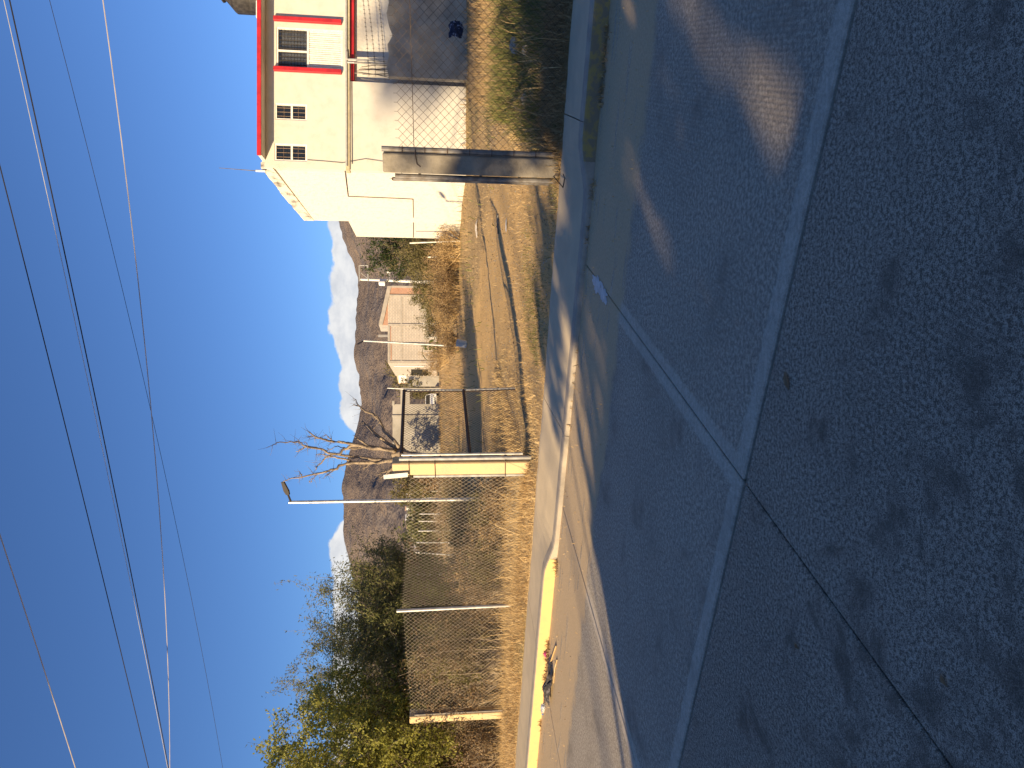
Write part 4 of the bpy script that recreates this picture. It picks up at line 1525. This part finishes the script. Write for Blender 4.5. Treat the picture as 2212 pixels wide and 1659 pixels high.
cable('lowest overhead cable, sun gleam put into its pale colour', [(222, 0), (287, 498), (348, 1161), (367, 1659)], 8.6, .006, M_wirew)  # whole strand coloured pale for the sun gleam on its left half
cable('thin faint overhead cable crossing the lowest one', [(108, 0), (232, 498), (387, 1161), (481, 1659)], 8.9, .003, M_wire)
cable('thick black overhead cable in the top right corner of the sky', [(21, 0), (129, 498), (268, 1161), (364, 1659)], 8.2, .007, M_wire)
cable('thin grey overhead cable just above the thick black one', [(9, 0), (118, 498), (262, 1161), (362, 1659)], 8.25, .0035, M_pipe)
cable('black overhead cable second from the top on the left', [(0, 357), (34.5, 498), (201, 1161), (321, 1659)], 7.8, .006, M_wire)
cable('pale topmost overhead cable in the upper left corner', [(1.5, 1161), (80, 1400), (163, 1659)], 7.4, .007, M_wirew)

# ------------------------------------------------------------------ the bare tree behind the yellowed pillar
DT = 12.6
db = at(1090, 990, DT); db.z = gz1(db.x, db.y)
dead = thing('bare_tree', 'leafless tree with upswept limbs behind the yellowed pillar', 'tree', db, 0)
LIMBS = [
    ([(2000, 720), (1500, 715), (1180, 705), (1060, 680), (975, 700)], .11, .06, 0),
    ([(1100, 690), (1060, 655), (960, 620), (880, 560), (800, 480), (765, 452)], .062, .022, .3),
    ([(1030, 640), (990, 585), (940, 540), (900, 470), (840, 400), (770, 365), (740, 342), (700, 335)], .045, .012, .5),
    ([(740, 342), (728, 318), (712, 293)], .014, .008, .5),
    ([(1080, 680), (960, 655), (860, 640), (780, 610), (712, 563)], .040, .018, .2),
    ([(1000, 668), (940, 655), (800, 640), (660, 610), (560, 600), (500, 585), (450, 575), (380, 528)], .052, .012, -.2),
    ([(560, 600), (530, 575), (508, 550)], .016, .008, -.2),
    ([(450, 575), (410, 560), (385, 562)], .012, .006, -.2),
    ([(860, 645), (760, 630), (690, 625), (640, 650), (600, 690), (520, 682), (470, 652), (370, 640), (330, 610), (250, 598), (150, 606), (118, 625)], .040, .007, -.4),
    ([(1060, 690), (975, 738), (800, 720), (700, 713), (640, 700), (560, 690), (500, 715), (445, 770), (430, 805)], .048, .010, .1),
    ([(560, 690), (470, 655), (360, 630), (330, 655), (290, 670)], .024, .008, .1),
    ([(1050, 700), (975, 733), (830, 752), (700, 750), (620, 768), (560, 800), (500, 815), (450, 828), (330, 855), (260, 862), (195, 886)], .050, .008, -.1),
    ([(700, 750), (620, 720), (540, 708), (480, 690), (440, 690)], .024, .007, -.1),
    ([(560, 800), (520, 835), (490, 862)], .016, .006, -.1),
    ([(450, 828), (400, 870), (385, 885)], .012, .005, 0),
    ([(330, 855), (315, 815)], .012, .006, 0),
    ([(830, 752), (800, 780), (770, 800)], .016, .006, .3),
    ([(980, 790), (920, 820), (870, 830)], .020, .008, .3), ([(980, 800), (935, 835), (900, 858)], .014, .007, .4),
    ([(900, 470), (880, 420), (850, 398), (830, 388)], .014, .006, .6),
    ([(800, 640), (720, 650), (660, 655), (590, 630), (520, 652)], .020, .007, 0),
    ([(330, 610), (310, 590)], .010, .006, -.4), ([(380, 640), (355, 600)], .010, .005, -.3),
]
mb = MB()
rg = np.random.default_rng(3)
for i, (pl, r0, r1, dy) in enumerate(LIMBS):
    pts = []
    for j, (a, c) in enumerate(pl):
        X_, Y_ = 553 + .3 * a, 774.3 + .3 * c
        k_ = j / (len(pl) - 1)
        if i == 0 and j == 0:
            p_ = Vector(db) + Vector((0, 0, -.1))
        else:
            p_ = at(X_, Y_, DT + dy * k_ + (0 if j == 0 else rg.normal() * .03))
        pts.append(p_ - db)
    # refine with small wiggles
    out = []; rad = []
    for j in range(len(pts) - 1):
        for s_ in range(3):
            q_ = pts[j].lerp(pts[j + 1], s_ / 3)
            if s_:
                q_ = q_ + Vector(rg.normal(size=3) * .010)
            out.append(q_); k_ = (j + s_ / 3) / (len(pts) - 1)
            rad.append(r0 + (r1 - r0) * k_)
    out.append(pts[-1]); rad.append(r1)
    mb.tube(out, [max(q_ * .78, .004) for q_ in rad], 7)
    # stubs and hair-thin twigs
    if i:
        for s_ in range(int(len(out) * 1.6)):
            q_ = out[int(rg.integers(1, len(out)))]
            d = Vector(rg.normal(size=3)) + Vector((0, 0, .9)); d.normalize()
            L_ = rg.uniform(.05, .30) if rg.uniform() < .7 else rg.uniform(.02, .07)
            e_ = q_ + d * L_
            mb.tube([q_, q_.lerp(e_, .5) + Vector(rg.normal(size=3) * .01), e_], [.005 if L_ > .08 else .010, .0025, .0012], 3, cap=False)
mb.build('trunk', M_deadbark, dead, smooth=True)

# ------------------------------------------------------------------ trees and shrubs in view
def gp(X, Y, d):
    p_ = at(X, Y, d)
    return Vector((p_.x, p_.y, gz1(p_.x, p_.y)))


make_tree('leafy_tree', 'yellow-green leafy tree at the left end of the fence', 'tree', gp(1060, 1640, 14.6), 5.0, 2.0, 4.2, 165, 10, 300, .078, .044, M_leafA, M_bark, 11, .075, .38, .75, clump_r=.48, lean=(.15, 0), stems=3)
make_tree('leafy_tree', 'dark feathery tree over the chain-link fence', 'tree', gp(1050, 1310, 16.0), 4.1, 1.55, 3.3, 115, 10, 340, .085, .022, M_leafB, M_deadbark, 12, .07, .4, .75, clump_r=.55, stems=3)
make_tree('leafy_tree', 'tall thin-leaved tree between the feathery and the yellow-green one', 'tree', gp(1040, 1450, 17.5), 5.0, 1.7, 4.1, 115, 10, 330, .080, .022, M_leafB, M_bark, 13, .07, .4, .8, clump_r=.55, stems=3)
make_tree('leafy_tree', 'dark tree behind the yellow-green one at the left edge', 'tree', gp(1030, 1650, 18.0), 4.4, 1.9, 3.7, 70, 10, 300, .085, .024, M_leafB, M_bark, 14, .07, .4, .6, clump_r=.6, stems=3)
make_tree('mango_tree', 'dense deep-green tree beside the rear corner of the white house', 'tree', gp(960, 538, 50), 6.0 - gz1(*at(960, 538, 50).xy) + .2, 2.5, 4.0, 70, 7, 100, .24, .075, M_leafD, M_bark, 21, .16, .3, 1.6, clump_r=.75)
make_tree('far_tree', 'dark tree behind the left end of the block house', 'tree', gp(940, 800, 130), 9.4, 3.3, 6.5, 40, 6, 60, .45, .2, M_leafC, M_bark, 22, .2, .3, clump_r=1.2)
make_tree('far_tree', 'bushy green tree left of the yellowed pillar in the far field', 'tree', gp(940, 1042, 58), 4.6, 1.5, 3.6, 40, 6, 70, .24, .09, M_leafC, M_bark, 23, .12, .3, clump_r=.6)
make_tree('far_tree', 'small tree in front of the yard gateway', 'tree', gp(935, 838, 72), 4.6, 1.7, 3.2, 26, 6, 60, .28, .11, M_leafC, M_bark, 24, .1, .3, clump_r=.7)
make_tree('far_tree', 'dull green tree over the yard beside the salmon wall', 'tree', gp(935, 822, 78), 3.6, 1.5, 2.8, 26, 6, 60, .28, .11, M_leafC, M_bark, 25, .1, .3, clump_r=.6)
olive = [(990, 532, 31, 3.1, 1.0), (985, 562, 32, 2.9, 1.05), (985, 592, 33, 2.7, 1.0), (980, 625, 36, 2.2, 1.0), (975, 655, 38, 2.0, 1.1), (970, 690, 42, 1.9, 1.2)]
onm = ['nearest the white house', 'second from the white house', 'third from the white house', 'below the utility pole', 'before the brick gable', 'before the block wall']
for i, (X_, Y_, d, h_, r_) in enumerate(olive):
    make_bush('olive_shrub', 'tall olive feathery shrub %s' % onm[i], 'shrub', gp(X_, Y_, d), h_, r_, 34, 4200, .13, .030, M_leafC, M_bark, 40 + i, 'olive shrubs along the field fence')
dry = [(995, 530, 26, 1.2, .8), (990, 560, 27, 1.3, .9), (985, 585, 27.5, 1.3, .9), (985, 610, 28, 1.4, .9), (985, 635, 27, 1.3, .9), (985, 662, 27, 1.2, .8), (980, 688, 29, 1.2, .8), (975, 720, 33, 1.0, .8), (965, 770, 40, 1.6, 1.0), (960, 780, 46, 1.9, 1.2), (985, 745, 28, .6, .6)]
for i, (X_, Y_, d, h_, r_) in enumerate(dry):
    make_bush('dry_shrub', 'dry brown shrub in the field, number %s going left from the white house' % ords[i], 'shrub', gp(X_, Y_, d), h_, r_, 40, 2200, .085, .022, M_leafE if i % 3 else M_strawd, M_straw, 60 + i, 'dry shrubs before the field fence')
# bright banana-like plant
bp = gp(968, 748, 41)
o = thing('broadleaf_plant', 'bright green broad-leaved plant beside the lamp post', 'plant', bp, 0)
rg = np.random.default_rng(5)
for i in range(16):
    a = rg.uniform(0, 6.28); L_ = rg.uniform(.5, .95); z0 = rg.uniform(.5, 1.5)
    d = Vector((math.cos(a), math.sin(a), .5)); sd_ = Vector((-math.sin(a), math.cos(a), 0))
    vs = []
    for j in range(6):
        k_ = j / 5
        c_ = Vector((0, 0, z0)) + Vector((d.x, d.y, 0)) * L_ * k_ + Vector((0, 0, L_ * (.7 * k_ - .9 * k_ * k_)))
        wd_ = .13 * math.sin(math.pi * (k_ * .9 + .08))
        vs += [c_ - sd_ * wd_, c_ + Vector((0, 0, -.03)), c_ + sd_ * wd_]
    fs = []
    for j in range(5):
        b0 = j * 3
        fs += [(b0, b0 + 1, b0 + 4, b0 + 3), (b0 + 1, b0 + 2, b0 + 5, b0 + 4)]
    MB().add(vs, fs).build('leaf', M_leafG, o)
MB().tube([(0, 0, -.1), (.05, 0, .8), (0, .05, 1.6)], [.07, .06, .03], 7).build('stalk', M_green, o)
# brown hedge behind the left fence
for i, (X_, Y_, d, h_, r_) in enumerate([(1075, 1350, 14.0, 1.6, .6), (1075, 1400, 13.6, 2.0, .7), (1078, 1440, 13.8, 2.2, .75), (1078, 1485, 14.2, 2.3, .8), (1080, 1520, 14.4, 2.2, .7), (1085, 1570, 14.6, 1.7, .7), (1085, 1620, 14.2, 1.5, .8), (1080, 1460, 15.5, 2.6, .9), (1080, 1395, 15.5, 2.2, .9)]):
    make_bush('dry_shrub', 'brown tangled shrub behind the left chain-link fence, %s from the bare post' % ords[i], 'shrub', gp(X_, Y_, d), h_, r_, 60, 3600, .06, .022, M_leafE if i % 3 != 1 else M_leafC, M_deadbark, 90 + i, 'brown shrubs behind the left fence')
for i, (X_, Y_, d, h_, r_) in enumerate([(1000, 1255, 21, 1.6, .9), (1000, 1300, 20, 1.8, 1.0), (985, 1040, 27, 1.0, .9), (985, 1065, 25, .9, .8), (980, 1090, 29, 1.1, 1.0), (985, 1130, 24, .8, .8), (1000, 1165, 19, .7, .7), (1015, 1200, 17.5, .8, .6), (1000, 1225, 20, .9, .7)]):
    make_bush('low_shrub', 'low olive-brown shrub in the left field, %s in the scatter beyond the fence' % ords[i], 'shrub', gp(X_, Y_, d), h_, r_, 36, 2000, .07, .025, M_leafC if i % 2 else M_leafE, M_deadbark, 120 + i, 'low shrubs of the left field')
# brush close behind the left fence, between the yellowed pillar and the bare post
for i, (X_, Y_, d, h_, r_) in enumerate([(1070, 1060, 12.6, .55, .45), (1070, 1100, 13.2, .75, .5), (1070, 1140, 13.0, .6, .5), (1070, 1175, 13.8, .95, .55), (1075, 1210, 13.2, .8, .5), (1075, 1245, 14.0, 1.2, .6), (1075, 1280, 13.4, 1.1, .55), (1075, 1318, 14.2, 1.5, .6),
                                         (1010, 1080, 19.0, .8, .8), (1010, 1120, 19.5, .9, .8), (1010, 1160, 19.0, .8, .8), (1010, 1200, 20.0, 1.0, .8), (975, 1110, 30.0, 1.3, 1.4), (975, 1160, 31.0, 1.4, 1.4)]):
    make_bush('fence_brush', 'dry brush behind the fence between yellowed pillar and bare post, %s counted leftward by row' % ords[i], 'shrub', gp(X_, Y_, d), h_, r_, 44, 1800, .06, .020, [M_leafE, M_leafC, M_strawd][i % 3], M_deadbark, 150 + i, 'brush between the pillar and the bare post')
# scrub trees at the hill foot: one kind, told apart by nothing
rg = np.random.default_rng(77)
protos = []
for j in range(3):
    tr = make_tree('scrub_tree', 'small olive scrub tree in the far band at the hill foot', 'tree', (0, 0, 0), 3.6, 1.9, 3.0, 16, 5, 60, .42, .2, [M_leafC, M_leafB, M_leafE][j], M_bark, 200 + j, .09, .3, .5, group='scrub trees at the hill foot', clump_r=.7, twigs=False)
    protos.append(tr)
used = set()


def put_tree(j, p_, s_, rz):
    src = protos[j]
    if j not in used:
        used.add(j); r_ = src
    else:
        r_ = src.copy(); COL.objects.link(r_)
        for ch in src.children:
            c_ = ch.copy(); COL.objects.link(c_); c_.parent = r_
    r_.location = p_; r_.scale = (s_, s_, s_ * rg.uniform(.8, 1.2)); r_.rotation_euler = (0, 0, rz)


for i in range(95):
    Y_ = rg.uniform(600, 1640) if i > 45 else rg.uniform(1015, 1330)
    d = rg.uniform(95, 300) if i > 30 else rg.uniform(55, 100)
    if 610 < Y_ < 1000 and d < 120:
        d += 60
    p_ = at(935, Y_, d)
    put_tree(int(rg.integers(3)), (p_.x, p_.y, gz1(p_.x, p_.y)), rg.uniform(.55, 1.15) * (1 if d < 110 else 1.4), rg.uniform(0, 6.28))

# ------------------------------------------------------------------ grass
rg = np.random.default_rng(99)
clump = lambda x, y, s, sd: vnoise(x * s, y * s, sd)
grass('dry_grass', 'dry straw grass on the verge left of the driveway', scatter_lt(46000, -14.5, -5.3, 7.96, 9.0, rg, lambda x, y, l, t: .35 + .65 * clump(x, y, 3, 2)), .04, .20, .006, M_straw, 1, 1.05, .5)
grass('dry_grass', 'tall bleached stalks along the left fence', scatter_lt(900, -14.5, -5.4, 8.3, 9.8, rg, lambda x, y, l, t: clump(x, y, 2.2, 6) ** 2), .35, .95, .007, M_straw, 2, .55, .4)
grass('dry_grass', 'tangled brown straw behind the left fence', scatter_lt(26000, -15, -5.6, 8.9, 13.0, rg, lambda x, y, l, t: .3 + .7 * clump(x, y, 1.6, 3)), .08, .32, .008, M_straw, 3, .85, .5)
grass('dry_grass', 'shaded brown straw on the verge right of the driveway', scatter_lt(34000, -1.25, 5.2, 7.93, 8.75, rg, lambda x, y, l, t: .3 + .7 * clump(x, y, 3, 8)), .06, .26, .007, M_strawd, 4, .95, .55)
grass('dry_grass', 'tall arching dry stalks at the right fence', scatter_lt(700, -1.2, 5.2, 8.0, 9.2, rg, lambda x, y, l, t: clump(x, y, 2.4, 12) ** 1.5), .35, .95, .009, M_straw, 5, .45, .7)
grass('green_grass', 'rank green and dry growth behind the right fence', scatter_lt(30000, -1.0, 6.5, 8.5, 14.5, rg, lambda x, y, l, t: .25 + .75 * clump(x, y, 1.2, 21)), .15, .55, .010, M_green, 6, .45, .5)
grass('dry_grass', 'dry stems among the green growth on the right', scatter_lt(14000, -1.0, 7.0, 8.5, 20, rg, lambda x, y, l, t: .25 + .75 * clump(x, y, 1.0, 22)), .15, .60, .009, M_strawd, 7, .5, .5)
grass('green_grass', 'short green grass at the mouth of the driveway', scatter_lt(30000, -3.9, -.6, 8.0, 10.6, rg, lambda x, y, l, t: np.clip(1.6 * clump(x, y, .9, 31) - .35, 0, 1) * (1 - .8 * bare(x, y))), .03, .13, .006, M_green, 8, .7, .4)
grass('dry_grass', 'short straw scattered over the driveway mouth', scatter_lt(34000, -5.4, -.9, 7.97, 12.5, rg, lambda x, y, l, t: (.2 + .8 * clump(x, y, 2.0, 41)) * (1 - .85 * bare(x, y))), .03, .14, .006, M_straw, 9, .95, .5)
grass('dry_grass', 'thin litter of straw over the open lot', scatter_lt(36000, -10, 6, 11.5, 24, rg, lambda x, y, l, t: (.1 + .9 * clump(x, y, .8, 51) ** 1.3) * (1 - .9 * bare(x, y)) * (1 - .8 * np.exp(-(dist_poly(x, y, RUTS[0]) / 1.1) ** 2)) * (1 - .8 * np.exp(-(dist_poly(x, y, RUTS[1]) / .9) ** 2))), .03, .14, .009, M_straw, 10, .95, .5)
grass('dry_grass', 'brown grass of the middle field', scatter_lt(40000, -34, 12, 22, 60, rg, lambda x, y, l, t: .1 + .9 * clump(x, y, .35, 61) ** 1.5), .12, .50, .022, M_strawd, 11, .6, .5)
grass('green_grass', 'dull green weeds of the middle field', scatter_lt(14000, -34, 12, 14, 60, rg, lambda x, y, l, t: clump(x, y, .3, 71) ** 3), .10, .40, .022, M_green, 12, .6, .5)
# leaves and chaff swept against the kerb
n = 5200
l_ = rg.uniform(-13, 4, n); t_ = KB - .02 - np.abs(rg.normal(0, .07, n)) - .0
kd = (clump(l_ * 1.0, l_ * 0 + 2.2, 1.7, 5) > .42) & ((l_ < -5.5) | (l_ > -1.2) | (rg.uniform(0, 1, n) < .15))
l_, t_ = l_[kd], t_[kd]
P_ = np.stack([l_ * CA + t_ * SA, -l_ * SA + t_ * CA, np.full(len(l_), .004)], 1)
v, f = blades(P_, .02, .09, .012, rg, 1.4, .3)
tag(link('leaf_litter', fast_mesh('leaf_litter', v, f), M_strawd), 'dry leaf litter swept along the foot of the kerb', None, None, 'stuff')
n = 900
l_ = rg.uniform(-13, 3, n); t_ = rg.uniform(5.4, 6.8, n)
P_ = np.stack([l_ * CA + t_ * SA, -l_ * SA + t_ * CA, np.full(n, .003)], 1)
v, f = blades(P_, .01, .05, .008, rg, 1.5, .1)
tag(link('leaf_litter', fast_mesh('leaf_litter', v, f), M_straw), 'specks of straw strewn over the dusty gutter', None, None, 'stuff')

# stones
def pebbles(n, l0, l1, t0, t1, smin, smax, mat, label, seed):
    rg = np.random.default_rng(seed)
    l = rg.uniform(l0, l1, n); t = rg.uniform(t0, t1, n)
    x = l * CA + t * SA; y = -l * SA + t * CA
    s = rg.uniform(smin, smax, n) * rg.uniform(.4, 1, n)
    b = np.array([(1, 0, 0), (-.5, .87, 0), (-.5, -.87, 0), (.2, .1, .7), (0, 0, -.5)])
    V = b[None] * s[:, None, None] * rg.uniform(.6, 1.3, (n, 5, 3)) + np.stack([x, y, gh(x, y)], 1)[:, None]
    fc = np.array([(0, 1, 3), (1, 2, 3), (2, 0, 3), (1, 0, 4), (2, 1, 4), (0, 2, 4)])
    fcs = (np.arange(n)[:, None, None] * 5 + fc[None]).reshape(-1, 3)
    return tag(link('pebbles', fast_mesh('pebbles', V.reshape(-1, 3), fcs), mat), label, None, None, 'stuff')


pebbles(6000, -7, 4, 8.0, 16, .006, .022, M_stone, 'pebbles and clods scattered over the bare lot', 5)
pebbles(3500, -7, 4, 8.2, 22, .01, .035, M_strawd, 'brown clods of earth along the driveway', 6)


def rock(label, p_, s_, seed, mat=None, grp='pale stones in the grass by the right fence'):
    rg = np.random.default_rng(seed)
    o = thing('stone', label, 'stone', p_, rg.uniform(0, 6), grp)
    vs = []; nu, nv = 9, 6
    for j in range(nv + 1):
        for i in range(nu):
            th = 2 * math.pi * i / nu; ph = math.pi * j / nv
            r_ = 1 + .35 * (vnoise(math.cos(th) * 1.7 + seed, math.sin(th) * 1.7 + j * .8, seed) - .5)
            vs.append((math.sin(ph) * math.cos(th) * s_ * r_ * 1.2, math.sin(ph) * math.sin(th) * s_ * r_, math.cos(ph) * s_ * .65 * r_ + s_ * .3))
    fs = [(j * nu + i, (j + 1) * nu + i, (j + 1) * nu + (i + 1) % nu, j * nu + (i + 1) % nu) for j in range(nv) for i in range(nu)]
    MB().add(vs, fs).build('stone_body', mat or M_stone, o)
    return o


rock('largest pale stone in the shaded grass by the right fence', hit(1135, 100) + Vector((0, 0, .12)), .11, 1)
rock('pale stone lying below the largest one by the right fence', hit(1155, 108) + Vector((0, 0, .1)), .07, 2)
rock('pale stone nearest the grey pillar by the right fence', hit(1150, 215) + Vector((0, 0, .08)), .08, 3)
rock('small pale stone between its larger neighbours by the right fence', hit(1162, 200) + Vector((0, 0, .06)), .05, 4)


def rag(name, label, cat, p_, sx_, sy_, h_, mat, seed, n=16, rz=0, upright=False):
    """crumpled cloth or plastic"""
    rg = np.random.default_rng(seed)
    o = thing(name, label, cat, p_, rz)
    u_, v_ = np.meshgrid(np.linspace(-1, 1, n), np.linspace(-1, 1, n))
    r_ = np.hypot(u_, v_)
    edge = 1 - .35 * fbm(u_ * 1.5 + seed, v_ * 1.5, 3, seed)
    X_ = u_ * sx_ * edge + (fbm(u_ * 2 + 9, v_ * 2, 3, seed + 1) - .45) * sx_ * .5
    Y_ = v_ * sy_ * edge + (fbm(u_ * 2, v_ * 2 + 7, 3, seed + 2) - .45) * sy_ * .5
    Z_ = np.clip(1.15 - r_, 0.02, 1) ** .6 * h_ * (.35 + 1.3 * fbm(u_ * 2.4 + 3, v_ * 2.4, 4, seed + 3)) + np.abs(vnoise(u_ * 4, v_ * 4, seed)) * h_ * .35
    co = np.stack([X_, Y_, Z_], -1) if not upright else np.stack([X_, -Z_, Y_], -1)
    i_ = np.arange(n * n).reshape(n, n)
    q_ = np.stack([i_[:-1, :-1], i_[:-1, 1:], i_[1:, 1:], i_[1:, :-1]], -1).reshape(-1, 4)
    link('cloth', fast_mesh('cloth', co, q_), mat, o)
    return o


rag('black_rag', 'crumpled black cloth lying in the gutter on the sunny left', 'rag', on(1190, 1485, .012), .12, .34, .09, M_black, 4, 22, -RA + 1.45)
rag('pink_wrapper', 'small pink wrapper at the foot of the yellow kerb', 'wrapper', on(1182, 1413, .012), .05, .04, .05, M_pink, 6, 8)
rag('pale_cloth', 'pale cloth lying in the straw near the white house', 'cloth', hit(1032, 494) + Vector((0, 0, .01)), .26, .15, .05, M_cloth, 7, 14)
rag('navy_rag', 'navy blue cloth caught in the right fence mesh', 'rag', at(985, 64, pR.y - 1.55), .075, .07, .05, M_navy, 9, 16, -RA, True)
rag('pale_bag', 'flattened pale plastic bag on the bare driveway', 'bag', hit(1096, 487) + Vector((0, 0, .015)), .15, .08, .02, M_plaster, 10, 12)
# plastic bottle lying on the kerb
bp = on(1172, 1542, .03)
o = thing('plastic_bottle', 'clear plastic bottle lying against the yellow kerb', 'bottle', bp, 0)
ax = rw(1, .1).normalized()
prof = [(.012, 0), (.012, .02), (.014, .025), (.03, .06), (.033, .08), (.033, .19), (.028, .20), (.005, .205)]
MB().lathe(prof, n=14).build('bottle_body', M_plastic, o, smooth=True)
MB().lathe([(.015, -.008), (.015, .012)], n=10).build('cap', M_blue, o)
o.rotation_euler = (math.radians(88), 0, math.radians(60))
# white bucket in the field
bk = hit(1009, 744)
o = thing('white_bucket', 'white plastic drum lying tilted below the lamp post', 'drum', bk + Vector((0, 0, .02)), .3)
MB().lathe([(.10, 0), (.12, .01), (.125, .3), (.13, .3), (.13, .33), (.118, .33), (.11, .05), (.01, .05)], n=18).build('drum_body', M_plaster, o)
o.rotation_euler = (.25, .1, .3)
# plaster splashes dried on the road
def splash(label, X_, Y_, a, b_, rz, seed):
    p_ = on(X_, Y_, .004)
    o = thing('plaster_splash', label, 'splash', p_, rz, 'plaster splashes dried on the road')
    n = 72
    vs = [(0, 0, .004)]
    for i in range(n):
        th = 2 * math.pi * i / n
        r_ = .25 + 1.25 * float(fbm(math.cos(th) * 3.2 + seed, math.sin(th) * 3.2, 5, seed))
        vs.append((a * r_ * math.cos(th), b_ * r_ * math.sin(th), .001))
    MB().add(vs, [(0, 1 + i, 1 + (i + 1) % n) for i in range(n)]).build('crust', M_plaster, o)


splash('upper plaster splash across the road crack', 1290, 612, .22, .10, math.radians(66), 3)
splash('lower plaster splash beside the road crack', 1303, 634, .17, .08, math.radians(60), 8)
# fallen leaf and twigs on the road
for lab, X_, Y_, s_, rz in (('dark fallen leaf lying on the near road slab', 1700, 822, .045, .4), ('small fallen leaf near the slab joint', 1722, 1395, .02, 1.2), ('pale fallen leaf curled on the near road slab', 2040, 1470, .02, .8)):
    o = thing('fallen_leaf', lab, 'leaf', on(X_, Y_, .003), rz)
    vs = []
    for j in range(7):
        k_ = j / 6
        w_ = s_ * .4 * math.sin(math.pi * (k_ * .95 + .02))
        vs += [((k_ - .5) * 2 * s_, -w_, .006 * math.sin(3 * k_)), ((k_ - .5) * 2 * s_, 0, .002), ((k_ - .5) * 2 * s_, w_, .008 * math.sin(3 * k_))]
    fs = []
    for j in range(6):
        fs += [(j * 3, j * 3 + 1, j * 3 + 4, j * 3 + 3), (j * 3 + 1, j * 3 + 2, j * 3 + 5, j * 3 + 4)]
    MB().add(vs, fs).build('blade', M_leafE, o)
sk = [(on(1182, 1470, .012), on(1201, 1395, .012), .010, 'pale cane lying along the gutter beside the black cloth'), (on(1203, 1425, .01), on(1196, 1475, .012), .008, 'short pale cane in the gutter below the longer one')]
for a0, a1, r_, lab in sk:
    o = thing('dry_cane', lab, 'stick', a0, 0)
    MB().tube([(0, 0, 0), (a1 - a0) * .5 + Vector((.02, .02, .005)), a1 - a0], r_, 6).build('cane', M_straw, o)
cv = [hit(1190, 375), on(1205, 385, .17), on(1222, 405, .155), on(1226, 385, .155), on(1218, 376, .16)]
o = thing('bent_wire', 'bent dark wire sticking onto the sidewalk at the grey pillar', 'wire', cv[0], 0)
MB().tube([p_ - cv[0] + Vector((0, 0, .03 if 0 < i < 4 else .01)) for i, p_ in enumerate(cv)], .006, 5).build('strand', M_iron, o)
cc = [hit(1072, 520), hit(1075, 470)]
o = thing('hose_piece', 'short dark hose lying on the bare driveway', 'hose', hit(1078, 505), 0)
MB().tube([hit(1078, Y_) - hit(1078, 505) + Vector((0, 0, .02)) for Y_ in (505, 490, 475, 465)], .014, 6).build('hose_body', M_galvd, o)

# ------------------------------------------------------------------ across the road behind the photographer: what throws the long shade
nb = thing('neighbour_house', 'low rendered house across the road behind the viewer', 'house', rw(-8.5, -4.6, 0), -RA)
MB().box(0, 2.9, -6, 0, -.2, 3.22).build('wall', M_wall, nb)
MB().box(-.05, 2.95, -6.05, .12, 3.22, 3.34).build('roof', M_conc, nb)
MB().box(.4, 1.3, -.02, .05, .0, 2.1).build('door', M_rust, nb)
MB().box(1.7, 2.5, -.02, .05, .9, 2.1).build('window', M_glass, nb)
swl = thing('shade_wall', 'unseen wall behind the viewer, added to shade the near lane', 'wall', rw(-5.5, -4.5, 0), -RA)  # added out of view to keep the near lane in shade
MB().bbox(0, 14, -.2, 0, -.2, 2.45, .01).build('wall_body', M_grey, swl)
MB().bbox(-.02, 14.02, -.23, .03, 2.45, 2.52, .01).build('coping', M_conc, swl)
SH = [(-2.6, 3.4, 1.3, 3.6), (-.9, 4.4, 1.3, 3.8), (1.0, 5.2, 1.4, 3.8), (2.9, 5.6, 1.5, 3.8), (4.8, 5.6, 1.5, 3.8), (-2.0, .2, 1.5, 3.4), (.4, .8, 1.6, 3.6), (2.9, .8, 1.7, 3.6), (.3, 9.4, 1.2, 3.2), (2.2, 10.2, 1.4, 3.4), (4.6, 10.2, 1.6, 3.6), (-1.7, 7.2, 1.0, 2.6), (-3.3, 7.4, 1.0, 2.4), (.9, 3.0, .9, 2.4), (1.4, 8.4, 1.2, 3.0)]
for i, (l, t, r_, c_) in enumerate(SH):
    D_ = (30 if i < 5 else 19) + 2.3 * (i % 3)
    zc = D_ * math.tan(SUN_EL)
    make_tree('shade_tree', 'street tree behind the viewer throwing shade on the road, %s of the grove' % ords[i], 'tree', rw(l - .40 * D_, t - .917 * D_, 0), zc + c_ / 2, r_, c_, (13 if i < 3 else 18 if i < 5 else (7 if i < 13 else 16) if i > 10 else 26), 5, 60, .30, .18, M_leafD, M_bark, 340 + i, .07, .7, group='street trees across the road', clump_r=.40, twigs=False, trunkn=5, kmin=.8)
make_tree('shade_tree', 'tallest street tree far behind the viewer that dapples the boundary wall', 'tree', rw(2.1 - .40 * 76, 24.2 - .917 * 76, 0), 27.2, 2.9, 4.8, 46, 6, 90, .42, .26, M_leafD, M_bark, 320, .07, .85, group='street trees across the road', clump_r=.8, twigs=False, kmin=.97)  # unseen; high crown and thin trunk shaped to dapple the boundary wall
